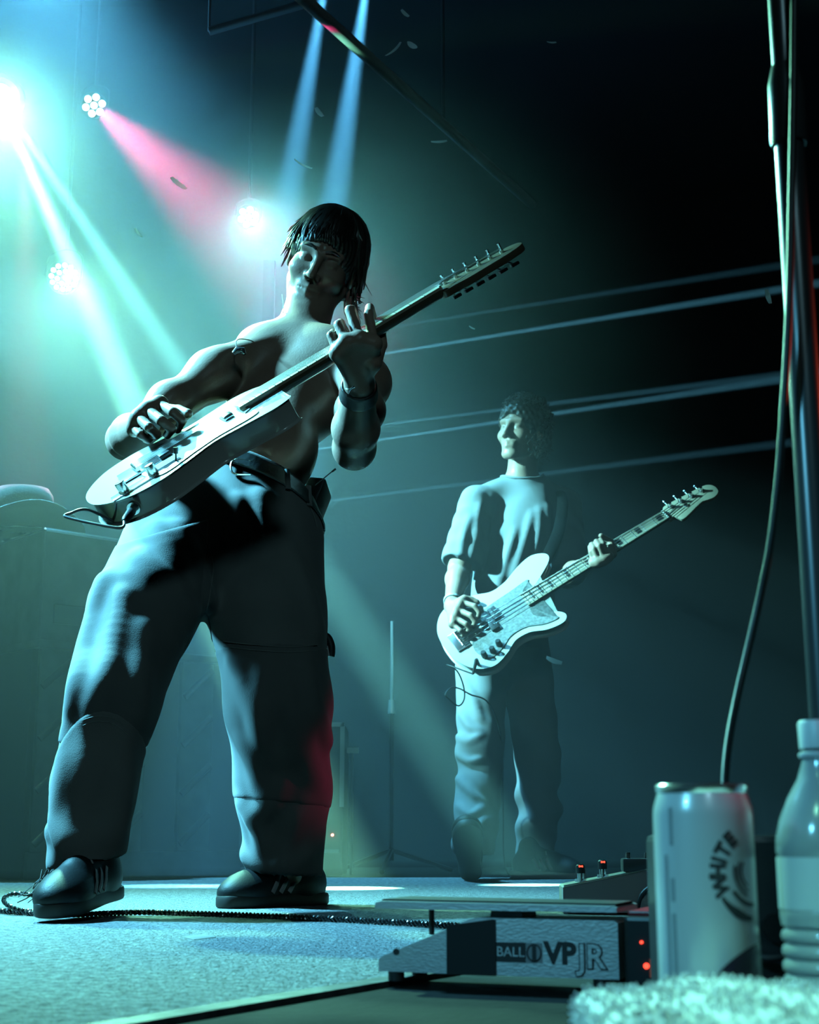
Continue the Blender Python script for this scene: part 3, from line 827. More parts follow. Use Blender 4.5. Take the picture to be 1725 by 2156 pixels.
# belt, buckle, loops
def belt(P):
    s = (P - belt_c.astype(np.float32)) @ belt_n.astype(np.float32)
    d = np.abs(trousers_base(P) - 0.003) - 0.0035
    return smax(d, np.abs(s + 0.030) - 0.019, 0.003)
blt = sculpt('belt', belt, (-0.75, 2.85, 0.75), (0.1, 3.5, 1.12), 0.0032, M_LEATHER, GP)
def front(px, py, Y0=2.85, f=None, off=0.006):
    s0 = W(px, py, Y0); dd = nrm(s0 - np.array([0, 0, CAM_H])); return on_surface(f or trousers_base, s0, dd, 200) - dd * off
b0, b1, b2 = front(492, 968), front(490, 996), front(528, 1000)
MB().tube(spline([front(530, 972), b0, b1, b2], 6), 0.0026, 6).build('buckle', M_CHROME, blt)
for px, py in ((605, 1010), (650, 1045)):
    MB().tube([front(px, py - 22, off=0.010), front(px + 2, py + 20, off=0.010)], 0.006, 8, flat=0.4).build('belt_loop', M_TROU, tro)
# wireless pack with whip aerial clipped to the belt
pk = W(655, 1030, 3.20)
pack = MB().bbox(pk + [0.004, 0.05, -0.02], (0.045, 0.07, 0.10), 0.008, T_R).build('wireless_pack', M_PLASTIC, GP)
MB().tube([W(664, 1022, 3.22), W(700, 992, 3.23)], 0.0013, 6).tube([W(699, 993, 3.23), W(707, 987, 3.23)], 0.0026, 6).build('aerial', M_PLASTIC, pack)
# ear-monitor lead looped at the collar bone
em = W(503, 741, 3.16)
ear = MB().tube([em + [-0.012, 0, -0.004], em + [-0.004, 0, 0.004], em + [0.010, 0, 0.003], em + [0.014, 0, -0.006]], [0.006, 0.0095, 0.0085, 0.004], 10).build('ear_monitor', mat('clear_plastic', (0.12, 0.12, 0.13), 0.15, coat=1.0), GP)
MB().tube(spline([em + [-0.004, 0, 0.006], W(497, 722, 3.17), W(503, 714, 3.19), W(525, 716, 3.24), W(548, 724, 3.28), W(575, 716, 3.31), W(596, 660, 3.35), W(594, 620, 3.40)], 8), 0.0013, 6).build('monitor_lead', mat('pale_cable', (0.35, 0.35, 0.36), 0.4), ear)
# wristband with a knotted cord
fd = nrm(elL - wrL)
def band(P):
    q = P - (wrL + fd * 0.028).astype(np.float32); s = q @ fd.astype(np.float32)
    return smax(np.abs(g_armL(P) - 0.003) - 0.004, np.abs(s) - 0.019, 0.003)
wb_ = sculpt('wristband', band, wrL - 0.09, wrL + 0.09, 0.0028, M_LEATHER, GP)
MB().tube(spline([W(728, 818, 2.775), W(736, 820, 2.766), W(746, 813, 2.764)], 5), 0.0016, 5).tube(spline([W(734, 828, 2.768), W(738, 820, 2.764), W(747, 815, 2.764)], 5), 0.0013, 5).build('cord', M_CHROME, wb_)
# bunch of keys and a black tag swinging at the outer thigh
kt = W(683, 1352, 3.12)
tagm = MB().tube(spline([W(676, 1338, 3.10), W(690, 1342, 3.10), W(698, 1362, 3.10), W(696, 1382, 3.10)], 6), [0.006]*3 + [0.0085]*12 + [0.009]*4, 10).build('key_strap', M_RUBBER, GP)
for k in range(7):
    a = W(674 + k * 2.6, 1360 + (k % 3) * 3, 3.09); b = W(680 + k * 2.2, 1382 - (k % 2) * 5, 3.085)
    MB().tube([a, b], 0.0016, 6).build('key', M_CHROME, tagm)

# shoes
def foot_frame(toe, heel, roll=0.0):
    x = nrm(toe - heel); R = frame(x, [0, 0, 1]); return R
toeR, heelR = W(112, 1938, 2.585), W(226, 1893, 2.80)
toeR[2] = max(toeR[2], 0.010); 
RR = foot_frame(toeR, heelR)
shR_ = shoe(GP, mat4(RR, toeR * 0.47 + heelR * 0.53), stripes=(1, -1), mats=(M_SOLE, M_SHOE))
toeL, heelL = WF(520, 1898), WF(642, 1893)
toeL = toeL * 1.0; heelL = toeL + nrm(np.array([0.62, 0.78, 0])) * 0.27
RL = foot_frame(toeL, heelL)
cL = W(583, 1905, 3.17); cL[2] = 0.0
shL_ = shoe(GP, mat4(foot_frame(np.array([-0.74, -0.67, 0.0]), np.zeros(3)), cL), stripes=(1, -1), mats=(M_SOLE, M_SHOE))
# frayed threads at the front hem
for k in range(12):
    p0 = hemR_c + np.array([-0.055 + 0.011 * RNG.uniform(-1, 1), -0.045 + RNG.uniform(-0.02, 0.02), -0.012])
    q1 = p0 + [RNG.uniform(-0.03, 0.0), RNG.uniform(-0.02, 0.01), RNG.uniform(-0.05, -0.02)]
    q2 = q1 + [RNG.uniform(-0.03, 0.02), RNG.uniform(-0.01, 0.01), RNG.uniform(-0.02, 0.012)]
    MB().tube(spline([p0, q1, q2], 5), 0.0011, 4).build('frayed_thread', M_TROU, tro)

# hair: a solid cap under many tapered locks
def hair_cap(P):
    Q = ((P - H_C.astype(np.float32)) @ H_R.astype(np.float32)) / HS
    d = ell(Q, (0, -0.022, 0.040), (0.090, 0.110, 0.102))
    d = smin(d, ell(Q, (0, -0.060, -0.03), (0.080, 0.055, 0.075)), 0.03)
    A = np.column_stack([np.abs(Q[:, 0]), Q[:, 1], Q[:, 2]]).astype(np.float32)
    d = smax(d, -ell(Q, (0, 0.105, -0.040), (0.068, 0.085, 0.092)), 0.012)
    d = smax(d, -0.075 - Q[:, 2] + 0.0 * A[:, 0], 0.02)
    ang = np.arctan2(Q[:, 0], Q[:, 1])
    return (d + 0.0022 * np.sin(ang * 46 + 5 * np.sin(Q[:, 2] * 40))) * HS
hair = sculpt('hair', hair_cap, H_C - 0.2, H_C + 0.2, 0.0040, M_HAIR, GP)
lk = MB()
for k in range(330):
    ph = RNG.uniform(-math.pi, math.pi)                       # 0 = face, + = person's left
    front_ = math.cos(ph)
    th0 = RNG.uniform(0.05, 0.9)
    th1 = 1.27 + 0.10 * RNG.normal() if front_ > 0.62 else (1.95 if front_ > 0.1 else 2.25) + 0.14 * RNG.normal()
    if front_ <= 0.62 and ph > 0: th1 -= 0.28
    if front_ > 0.62 and ph < 0.1: th1 -= 0.10
    if th1 < th0 + 0.35: th0 = th1 - 0.6
    pts = []
    flick = RNG.uniform(0, 0.018) * (1.0 if front_ < 0.6 else 0.2)
    sw = RNG.normal(0, 0.10)
    for t in np.linspace(0, 1, 9):
        th = th0 + (th1 - th0) * t; p_ = ph + sw * t * t
        r = 1.0 + 0.012 * RNG.normal() * t + 0.02
        st = math.sin(min(th, 1.62)); ct = math.cos(th) if th < 1.62 else math.cos(1.62) - (th - 1.62) * 1.0
        e = flick * max(0, t - 0.6) / 0.4
        pts.append(HL((0.090 * r + e) * st * math.sin(p_), -0.022 + (0.110 * r + e) * st * math.cos(p_), 0.040 + 0.102 * r * ct))
    w = RNG.uniform(0.0035, 0.0075)
    lk.tube(np.array(pts), [w*0.4, w*0.8, w, w, w*0.95, w*0.85, w*0.7, w*0.45, w*0.12], 5)
for k in range(26):                                           # loose ends flicking out at the nape
    s0 = HL(-0.082 + RNG.normal(0, 0.006), -0.05 + RNG.normal(0, 0.02), -0.04 + RNG.normal(0, 0.02))
    s1 = s0 + H_R @ np.array([-0.010, -0.006, -0.035]) + RNG.normal(0, 0.004, 3)
    s2 = s1 + H_R @ np.array([-0.022 + RNG.normal(0, 0.008), -0.004, -0.018 + RNG.normal(0, 0.012)])
    lk.tube(spline([s0, s1, s2], 5), np.linspace(0.004, 0.0004, 11), 5)
lk.build('hair_locks', M_HAIR, hair)
for sx in (-1, 1):
    MB().tube(spline([HL(sx*0.012, 0.0975, 0.029), HL(sx*0.028, 0.0925, 0.035), HL(sx*0.046, 0.079, 0.030)], 5), [0.0035]*4 + [0.004]*4 + [0.003, 0.002, 0.001], 6).build('eyebrow', M_HAIR, hair)

# ------------------------------------------------------------------ bass guitar
M_BBODY = mat('cream_lacquer', (0.78, 0.76, 0.70), 0.25, coat=0.6)
M_PEARL = mat('pearl_pickguard', (0.20, 0.21, 0.20), 0.3, coat=0.4, noise=((0.36, 0.37, 0.36), 110, 4))
M_INLAY = mat('dark_inlay', (0.05, 0.045, 0.04), 0.35)
B_T = W(944, 1364, 5.02); B_LEN = 1.13
_ys = np.linspace(4.2, 5.9, 600)
B_H = W(1504, 1026, _ys[int(np.argmin([abs(np.linalg.norm(W(1504, 1026, y) - B_T) - B_LEN) for y in _ys if y > 0]))])
_cand = [y for y in _ys]; _err = [abs(np.linalg.norm(W(1504, 1026, y) - B_T) - B_LEN) for y in _cand]
_ax = nrm(B_H - B_T); _cam = nrm(np.array([0, 0, CAM_H]) - (B_T + B_H) / 2)
_upi = nrm(np.cross(_cam, _ax)); _upi = _upi if _upi[2] > 0 else -_upi
_n = nrm(math.cos(math.radians(50)) * _upi + math.sin(math.radians(50)) * _cam)
B_R = frame(_ax, _n); B_M = mat4(B_R, B_T)
B_SY = 1.0 if (B_R[:, 1] @ _upi) > 0 else -1.0          # local +y = upper (thick string) side
def BL(x, y, z): return xf(B_M, [(x, y * B_SY, z)])[0]
def bass_out(pts): return spline([(x, y * B_SY) for x, y in pts], 8, True)
bt = thing('bass_guitar', 'cream bass guitar with pearl pickguard worn by the T-shirt player', 'bass guitar', B_T)
bout = [(0.0, 0.0), (0.012, 0.085), (0.055, 0.145), (0.115, 0.160), (0.185, 0.140), (0.245, 0.112), (0.310, 0.118), (0.380, 0.148), (0.440, 0.162), (0.480, 0.142), (0.478, 0.118), (0.435, 0.085), (0.385, 0.055), (0.350, 0.036),
        (0.335, 0.0), (0.330, -0.036), (0.318, -0.055), (0.335, -0.090), (0.375, -0.120), (0.392, -0.145), (0.372, -0.160), (0.320, -0.150), (0.265, -0.120), (0.205, -0.118), (0.150, -0.148), (0.095, -0.165), (0.045, -0.140), (0.012, -0.080)]
MB().slab(bass_out(bout), -0.042, 0.0, 0.011, B_M, 4).build('body', M_BBODY, bt)
bpg = [(0.085, -0.03), (0.070, -0.085), (0.100, -0.140), (0.150, -0.132), (0.205, -0.104), (0.265, -0.106), (0.320, -0.136), (0.365, -0.146), (0.376, -0.138), (0.340, -0.108), (0.312, -0.075), (0.318, -0.036), (0.330, 0.036), (0.375, 0.070), (0.370, 0.082), (0.300, 0.075), (0.220, 0.070), (0.165, 0.060), (0.150, 0.02), (0.120, -0.02)]
MB().slab(bass_out(bpg), 0.0, 0.0028, 0.001, B_M, 1).build('pickguard', M_PEARL, bt)
BXB, BSC = 0.055, 0.864; BXN = BXB + BSC
rows = []
for x, hw, dp in ((0.335, 0.031, 0.018), (0.50, 0.029, 0.018), (0.70, 0.0255, 0.017), (BXN - 0.01, 0.0215, 0.015), (BXN + 0.012, 0.021, 0.012)):
    a = np.linspace(0, math.pi, 9)
    rows.append([BL(x, -hw, 0.006)] + [BL(x, -hw * math.cos(t), 0.002 - dp * math.sin(t)) for t in a] + [BL(x, hw, 0.006)])
m_ = len(rows[0])
MB().add(np.vstack(rows), [(i*m_+j, i*m_+(j+1) % m_, (i+1)*m_+(j+1) % m_, (i+1)*m_+j) for i in range(4) for j in range(m_)] + [tuple(range(m_)), tuple(4*m_ + j for j in range(m_))[::-1]]).build('neck', M_MAPLE, bt)
bhs = [(BXN, -0.021), (BXN + 0.022, -0.024), (BXN + 0.036, -0.050), (BXN + 0.052, -0.052), (BXN + 0.075, -0.046), (BXN + 0.135, -0.030), (BXN + 0.160, -0.036), (BXN + 0.185, -0.040), (BXN + 0.210, -0.028), (BXN + 0.216, 0.0), (BXN + 0.206, 0.022), (BXN + 0.180, 0.034), (BXN + 0.11, 0.040), (BXN + 0.030, 0.046), (BXN + 0.010, 0.034), (BXN, 0.021)]
MB().slab(bass_out(bhs), -0.014, 0.001, 0.002, B_M, 2).build('headstock', M_FRETB, bt)
f0 = 0.318
def bhw(x): return 0.0215 + (BXN - x) / (BXN - f0) * 0.0105
fbm = MB().add([BL(f0, -bhw(f0), 0.006), BL(f0, bhw(f0), 0.006), BL(BXN, bhw(BXN), 0.006), BL(BXN, -bhw(BXN), 0.006), BL(f0, -bhw(f0), 0.0115), BL(f0, bhw(f0), 0.0115), BL(BXN, bhw(BXN), 0.0115), BL(BXN, -bhw(BXN), 0.0115)],
               [(0,1,2,3),(7,6,5,4),(0,4,5,1),(1,5,6,2),(2,6,7,3),(3,7,4,0)])
fbm.build('fretboard', M_FRETB, bt, False)
fx = [BXN - BSC * (1 - 2 ** (-k / 12)) for k in range(0, 21)]
for k in range(1, 21):
    MB().tube([BL(fx[k], -bhw(fx[k]), 0.0118), BL(fx[k], bhw(fx[k]), 0.0118)], 0.0014, 5).build('fret', M_CHROME, bt)
for k in (1, 3, 5, 7, 9, 12, 15, 17, 19):
    xm = (fx[k] + fx[k-1]) / 2; L = (fx[k-1] - fx[k]) * 0.45
    MB().box(BL(xm, 0, 0.0117), (L, bhw(xm) * 1.35, 0.0008), B_R).build('block_inlay', M_INLAY, bt, False)
MB().box(BL(BXN, 0, 0.009), (0.005, 0.043, 0.010), B_R).build('nut', M_IVORY, bt, False)
for k in range(4):
    x = BXN + 0.040 + k * 0.042; y = 0.026 - 0.004 * k
    MB().tube([BL(x, y, 0.001), BL(x, y, 0.006)], 0.010, 12).tube([BL(x, y, 0.006), BL(x, y, 0.022)], [0.0075, 0.0055], 10).build('tuner_post', M_CHROME, bt)
    MB().tube([BL(x, y + 0.012, -0.010), BL(x, y + 0.045, -0.010)], 0.0025, 6).tube([BL(x, y + 0.043, -0.010), BL(x, y + 0.050, -0.010)], [0.007, 0.005], 8).build('tuner_key', M_CHROME, bt)
    yb = -0.0285 + k * 0.019; yn = -0.016 + k * 0.0106; kk = k if True else 3 - k
    xt = BXN + 0.040 + (3 - k) * 0.042
    MB().tube([BL(BXB, yb, 0.013), BL(BXN, yn, 0.0145), BL(xt, 0.026 - 0.004 * (3 - k) - 0.006, 0.012)], 0.0009 + 0.0003 * k, 5).build('string', M_STRING, bt)
MB().tube([BL(BXN + 0.085, -0.006, 0.001), BL(BXN + 0.085, -0.006, 0.006)], [0.009, 0.007], 14).build('string_tree', M_CHROME, bt)
for s in (0, 1):
    MB().bbox(BL(0.175 + s * 0.030, (0.021 if s else -0.021) , 0.007), (0.030, 0.054, 0.014), 0.003, B_R).build('pickup', M_RUBBER, bt)
    for q in range(4):
        MB().tube([BL(0.175 + s * 0.030, (0.021 if s else -0.021) - 0.018 + q * 0.012, 0.013), BL(0.175 + s * 0.030, (0.021 if s else -0.021) - 0.018 + q * 0.012, 0.0152)], 0.0028, 8).build('pole_piece', M_CHROME, bt)
MB().bbox(BL(0.045, 0, 0.004), (0.050, 0.085, 0.006), 0.001, B_R).build('bridge', M_CHROME, bt)
for k in range(4):
    MB().tube([BL(BXB - 0.008, -0.0285 + k*0.019 - 0.007, 0.010), BL(BXB - 0.008, -0.0285 + k*0.019 + 0.007, 0.010)], 0.005, 10).build('saddle', M_CHROME, bt)
for x, y in ((0.150, -0.110), (0.118, -0.122), (0.085, -0.120)):
    a, b = BL(x, y, 0.002), BL(x, y, 0.026)
    kb = MB().tube([a, a + (b-a)*0.1, b - (b-a)*0.1, b], [0.0105, 0.011, 0.0095, 0.008], 16).build('control_knob', M_RUBBER, bt)
    MB().tube([b - (b-a)*0.02, b + (b-a)*0.03], 0.0075, 12).build('knob_cap', M_CHROME, kb)

# ------------------------------------------------------------------ bass player
BP = thing('person', 'person in T-shirt and loose trousers playing a cream bass with head raised', 'person', (W(1060, 1400, 5.3)[0], 5.3, 0.0))
K_C = W(1098, 910, 5.36); KS = 1.0
_c = nrm(np.array([0, 0, CAM_H]) - K_C); _upi = nrm(np.array([0, 0, 1.0]) - _c[2] * _c)
_up0 = nrm(_upi - 0.05 * np.array([1.0, 0, 0]))
K_R = R_of(_up0, nrm(_c))
_yaw, _pit = math.radians(-33), math.radians(14)
_f = K_R[:, 1] * math.cos(_yaw) + K_R[:, 0] * math.sin(_yaw) * (1 if K_R[0, 0] > 0 else -1)
_f = nrm(_f * math.cos(_pit) + _up0 * math.sin(_pit)); _u = nrm(_up0 - (_up0 @ _f) * _f)
K_R = R_of(_u, _f)
def KL(x, y, z): return K_C + K_R @ (np.array([x, y, z]) * KS)
def b_head(P): return head_sdf(((P - K_C.astype(np.float32)) @ K_R.astype(np.float32)) / KS) * KS
bpel, bche, bnk = W(1066, 1350, 5.40), W(1096, 1120, 5.42), W(1100, 1012, 5.43)
bup = nrm(bche - bpel); BT_R = R_of(bup, nrm(np.array([-0.35, -1, 0])))
bsR, beR, bwR = W(1003, 1058, 5.36), W(968, 1196, 5.30), W(952, 1276, 5.10)
bsL, beL, bwL = W(1190, 1062, 5.46), W(1196, 1215, 5.36), W(1240, 1186, 5.14)
def BTL(c, x, y, z): return np.asarray(c) + BT_R @ np.array([x, y, z])
def b_torso(P):
    d = ell(P, bche, (0.150, 0.105, 0.20), BT_R)
    d = smin(d, ell(P, (bche + bpel) / 2, (0.135, 0.095, 0.2), BT_R), 0.06)
    d = smin(d, ell(P, bpel, (0.150, 0.105, 0.13), BT_R), 0.05)
    d = smin(d, cap(P, bnk - [0, 0, 0.02], bsR, 0.050, 0.045), 0.05)
    d = smin(d, cap(P, bnk - [0, 0, 0.02], bsL, 0.050, 0.045), 0.05)
    d = smin(d, cap(P, BTL(bnk, 0.01, 0.05, -0.02), bsL + [-0.02, -0.02, 0.02], 0.009), 0.02)
    return smin(d, cap(P, BTL(bnk, -0.01, 0.05, -0.02), bsR + [0.02, -0.02, 0.02], 0.009), 0.02)
def b_neck(P):
    d = cap(P, bnk - bup * 0.03, KL(0, -0.028, -0.045), 0.062, 0.056)
    for sx in (-1, 1): d = smin(d, cap(P, BTL(bnk, -sx*0.014, 0.045, -0.01), KL(sx*0.06, -0.02, -0.045), 0.011, 0.013), 0.02)
    return d
def b_arm(s, e, w):
    def f(P):
        d = smin(ell(P, s, (0.056, 0.056, 0.058)), cap(P, s, e, 0.048, 0.038), 0.03)
        d = smin(d, cap(P, e, e + (w - e)*0.3, 0.038, 0.043), 0.03)
        return smin(d, cap(P, e + (w - e)*0.3, w, 0.042, 0.027), 0.02)
    return f
def bpx(px, py, dz):      # point over the bass face at a pixel, dz towards the camera
    c = np.array([0, 0, CAM_H]); dd = nrm(W(px, py, 5.0) - c); n = B_R[:, 2]
    t = ((BL(0.2, 0, 0) - c) @ n) / (dd @ n); return c + dd * t - dd * dz
bfR = [[bpx(972, 1268, 0.052), bpx(1000, 1276, 0.055), bpx(1010, 1290, 0.035), bpx(1006, 1302, 0.016)],
       [bpx(964, 1284, 0.055), bpx(992, 1296, 0.060), bpx(1002, 1310, 0.038), bpx(996, 1320, 0.018)],
       [bpx(958, 1300, 0.052), bpx(982, 1314, 0.056), bpx(990, 1324, 0.036), bpx(984, 1330, 0.020)],
       [bpx(954, 1314, 0.046), bpx(970, 1328, 0.048), bpx(978, 1334, 0.032), bpx(974, 1338, 0.020)]]
bthR = [bpx(978, 1262, 0.040), bpx(992, 1262, 0.030), bpx(1006, 1268, 0.018)]
bhR, bhRc, bhRr = hand_sdf(bwR, 0.027, bfR, bthR)
NB = W(1262, 1160, 5.0); xb = 0.65
NBY = BL(xb, 0, 0)[1]
bfL = [w3((1282, 1172, NBY-0.045), (1270, 1146, NBY-0.050), (1265, 1137, NBY-0.030), (1272, 1146, NBY-0.014)),
       w3((1272, 1180, NBY-0.050), (1262, 1150, NBY-0.056), (1256, 1140, NBY-0.034), (1262, 1150, NBY-0.016)),
       w3((1260, 1184, NBY-0.048), (1251, 1155, NBY-0.052), (1246, 1146, NBY-0.030), (1252, 1154, NBY-0.014)),
       w3((1250, 1184, NBY-0.040), (1244, 1162, NBY-0.042), (1242, 1152, NBY-0.024), (1248, 1158, NBY-0.012))]
bthL = w3((1290, 1166, NBY-0.02), (1286, 1140, NBY+0.005), (1266, 1128, NBY-0.010))
bhL, bhLc, bhLr = hand_sdf(bwL, 0.027, bfL, bthL)
blR = [W(1014, 1400, 5.36), W(1012, 1580, 5.24), W(1006, 1690, 5.17), W(998, 1778, 5.07)]
blL = [W(1108, 1400, 5.42), W(1132, 1590, 5.42), W(1134, 1700, 5.42), W(1128, 1800, 5.44)]
KF = Field()
KF.add(b_torso, (bche + bpel) / 2, 0.48, 0.0).add(b_neck, bnk, 0.19, 0.025).add(b_head, K_C, 0.17, 0.012)
for f_, s_, e_, w_ in ((b_arm(bsR, beR, bwR), bsR, beR, bwR), (b_arm(bsL, beL, bwL), bsL, beL, bwL)):
    KF.add(f_, (s_ + e_ + w_) / 3, 0.32, 0.022)
KF.add(bhR, bhRc, bhRr, 0.012).add(bhL, bhLc, bhLr, 0.012)
KF.add(lambda P: smin(chain(P, blR, [0.08, 0.055, 0.05, 0.04]), chain(P, blL, [0.08, 0.055, 0.05, 0.04]), 0.02), (blR[1] + blL[1]) / 2, 0.55, 0.02)
sculpt('body', KF, (0.0, 4.75, 0.02), (0.9, 5.75, 1.85), 0.0046, M_SKIN, BP)

M_TEE = mat('faded_tshirt', (0.30, 0.31, 0.32), 0.85, spec=0.2, bump=0.2, bscale=300, dist=0.001)
M_TRO2 = mat('loose_trousers', (0.36, 0.36, 0.36), 0.85, spec=0.2, bump=0.2, bscale=300, dist=0.001)
slR = bsR + (beR - bsR) * 0.93; slL = bsL + (beL - bsL) * 0.93
def tee0(P):
    d = ell(P, bche, (0.172, 0.128, 0.23), BT_R)
    d = smin(d, cap(P, bche - bup * 0.08, bpel - bup * 0.02, 0.150, 0.160), 0.06)
    q = (P - bche) @ BT_R
    d = smin(d, cap(P, bnk - [0, 0, 0.02], bsR, 0.058, 0.056), 0.05); d = smin(d, cap(P, bnk - [0, 0, 0.02], bsL, 0.058, 0.056), 0.05)
    d = d + waves(P, 0.0042, [((1, 0.5, -0.35), 0.085), ((1, 0.2, 0.30), 0.13)], 21) * np.clip((1.30 - P[:, 2]) * 4, 0.25, 1)
    sl = smin(smax(cap(P, bsR, beR, 0.064, 0.078), (P - slR) @ nrm(beR - bsR), 0.006), smax(cap(P, bsL, beL, 0.064, 0.078), (P - slL) @ nrm(beL - bsL), 0.006), 0.0)
    d = smin(d, sl + waves(P, 0.0025, [((0.4, 0.8, 0.8), 0.06)], 4), 0.022)
    d = smax(d, -((P - (bpel - bup * 0.03)) @ bup), 0.01)
    return smax(d, (P - BTL(bnk, 0, 0, 0.045)) @ bup, 0.01)
tfold = [([(1012, 1062), (1004, 1110), (1010, 1150)], 0.014, 0.008), ([(1034, 1050), (1022, 1110), (1020, 1180)], 0.015, 0.009), ([(1052, 1120), (1040, 1180), (1030, 1236)], 0.015, 0.011),
         ([(1085, 1120), (1066, 1180), (1050, 1236)], 0.014, 0.010), ([(1120, 1085), (1102, 1150), (1078, 1225)], 0.014, 0.009), ([(1136, 1075), (1134, 1130), (1120, 1190)], 0.013, 0.008), ([(1152, 1070), (1154, 1120), (1148, 1170)], 0.012, 0.008),
         ([(990, 1090), (976, 1130), (970, 1170)], 0.012, 0.007), ([(1004, 1120), (996, 1160), (990, 1180)], 0.011, 0.006), ([(1016, 1225), (1036, 1210), (1050, 1228)], 0.012, 0.009)]
TF = []
for px, r_, h_ in tfold:
    q = spline(px, 5); sink = r_ - h_ * np.sin(np.linspace(0, math.pi, len(q))) ** 0.7 * 1.2 + 0.002
    TF.append((np.array([ray_pts(tee0, [a], 4.9, b)[0] for a, b in zip(q, sink)]), r_))
def tee1(P):
    d = tee0(P).astype(np.float32)
    for pts, r_ in TF: d = local_chain(P, d, pts, [r_] * len(pts), 0.018)
    return d
def tee(P): return smax(tee1(P), -ell(P, BTL(bnk, 0, 0.02, 0.02), (0.082, 0.085, 0.055), BT_R), 0.006)
def tee_safe(P): return tee(P.astype(np.float32)).astype(np.float32)
ts = sculpt('tshirt', tee_safe, (0.0, 5.0, 0.75), (0.9, 5.75, 1.65), 0.0050, M_TEE, BP, relax=SM)
nc = BTL(bnk, 0, 0.02, 0.02)
colr = []
for a in np.linspace(-0.25, math.pi + 0.25, 30):
    es = np.radians(np.linspace(-80, 80, 161)); rr_ = np.array([0.082, 0.085, 0.055]) * 1.02
    q = np.stack([rr_[0] * np.cos(es) * math.cos(a), rr_[1] * np.cos(es) * math.sin(a), rr_[2] * np.sin(es)], 1) @ BT_R.T + nc
    v_ = tee0(q.astype(np.float32)); k_ = np.where(v_ < 0.001)[0]
    if len(k_): colr.append(q[k_[-1]])
colr = np.array(colr); colr[1:-1] = (colr[:-2] + colr[1:-1] * 2 + colr[2:]) / 4
MB().tube(np.array(colr), 0.0048, 8).build('collar', M_TEE, ts)
def tro2_plain(P): return smin(chain(P, blR, [0.098, 0.084, 0.078, 0.076], 0.02), chain(P, blL, [0.098, 0.084, 0.078, 0.074], 0.02), 0.03)
bfold = [([(966, 1552), (988, 1562), (1014, 1548)], 0.013, 0.010), ([(968, 1590), (990, 1604), (1012, 1600)], 0.012, 0.008), ([(966, 1640), (992, 1668), (1016, 1690)], 0.013, 0.009), ([(968, 1698), (992, 1716), (1018, 1700)], 0.012, 0.010),
         ([(968, 1738), (992, 1752), (1018, 1728)], 0.012, 0.010), ([(974, 1425), (996, 1470), (1012, 1520)], 0.015, 0.008), ([(972, 1500), (990, 1530), (1010, 1540)], 0.013, 0.008)]
BF = []
for px, r_, h_ in bfold:
    q = spline(px, 5); sink = r_ - h_ * np.sin(np.linspace(0, math.pi, len(q))) ** 0.7 * 1.2 + 0.002
    BF.append((np.array([ray_pts(tro2_plain, [a], 4.8, b)[0] for a, b in zip(q, sink)]), r_))
def tro2(P):
    a = chain(P, blR, [0.098, 0.084, 0.078, 0.076], 0.02); b = chain(P, blL, [0.098, 0.084, 0.078, 0.074], 0.02)
    w = waves(P, 0.0050, [((0.35, 0.3, 1), 0.105), ((-0.5, 0.2, 1), 0.15)], 31) * np.clip((0.85 - P[:, 2]) * 2, 0.2, 1)
    d = smin(a + w * 0.6, b + w, 0.03).astype(np.float32)
    for pts, r_ in BF: d = local_chain(P, d, pts, [r_] * len(pts), 0.015)
    d = smin(d, ell(P, bpel, (0.158, 0.118, 0.16), BT_R), 0.05)
    bot = np.where(P[:, 0] < (blR[2][0] + blL[2][0]) / 2, blR[3][2] - 0.035 - P[:, 2], blL[3][2] - 0.03 - P[:, 2])
    d = smax(d, (P - (bpel + bup * 0.10)) @ bup, 0.01)
    return smax(d, bot, 0.006).astype(np.float32)
sculpt('trousers', tro2, (0.0, 4.9, 0.02), (0.75, 5.75, 1.05), 0.0052, M_TRO2, BP, relax=SM)
# curly hair
def curl_cap(P):
    Q = ((P - K_C.astype(np.float32)) @ K_R.astype(np.float32))
    d = ell(Q, (0, -0.025, 0.045), (0.098, 0.112, 0.106))
    d = smin(d, ell(Q, (0, -0.07, -0.03), (0.090, 0.06, 0.08)), 0.03)
    d = smax(d, -ell(Q, (0, 0.105, -0.030), (0.066, 0.080, 0.092)), 0.012)
    return d + 0.006 * np.sin(Q[:, 0] * 190) * np.sin(Q[:, 1] * 210) * np.sin(Q[:, 2] * 180)
bh = sculpt('hair', curl_cap, K_C - 0.2, K_C + 0.2, 0.0045, M_CURL, BP)
cl_ = MB()
for k in range(300):
    ph = RNG.uniform(-math.pi, math.pi); ct = RNG.uniform(-0.85 if math.cos(ph) < 0.35 else 0.45, 1.0); st = math.sqrt(max(0, 1 - ct * ct))
    c0 = np.array([0.098 * st * math.sin(ph), -0.025 + 0.112 * st * math.cos(ph), 0.045 + 0.106 * ct]) * 1.03
    ax_ = nrm(RNG.normal(0, 1, 3)); R_ = frame(ax_, [0.3, 0.2, 1]); rr = RNG.uniform(0.006, 0.011); pitch_ = RNG.uniform(0.004, 0.008)
    tt = np.linspace(0, RNG.uniform(5, 9), 14)
    pts = [KL(*(c0 + R_ @ np.array([pitch_ * (t - 3) / 3, rr * math.cos(t), rr * math.sin(t)]))) for t in tt]
    cl_.tube(np.array(pts), np.concatenate([[0.0008], np.full(12, 0.0021), [0.0008]]), 5)
for k in range(34):
    s0 = np.array([-0.085 + RNG.normal(0, 0.012), -0.02 + RNG.normal(0, 0.035), -0.05 + RNG.normal(0, 0.022)])
    R_ = frame(nrm([-0.3, 0, -1.0]), [1, 0, 0]); tt = np.linspace(0, 9, 16)
    pts = [KL(*(s0 + R_ @ np.array([0.0042 * t, 0.008 * math.cos(t), 0.008 * math.sin(t)]))) for t in tt]
    cl_.tube(np.array(pts), np.linspace(0.0024, 0.0006, 16), 5)
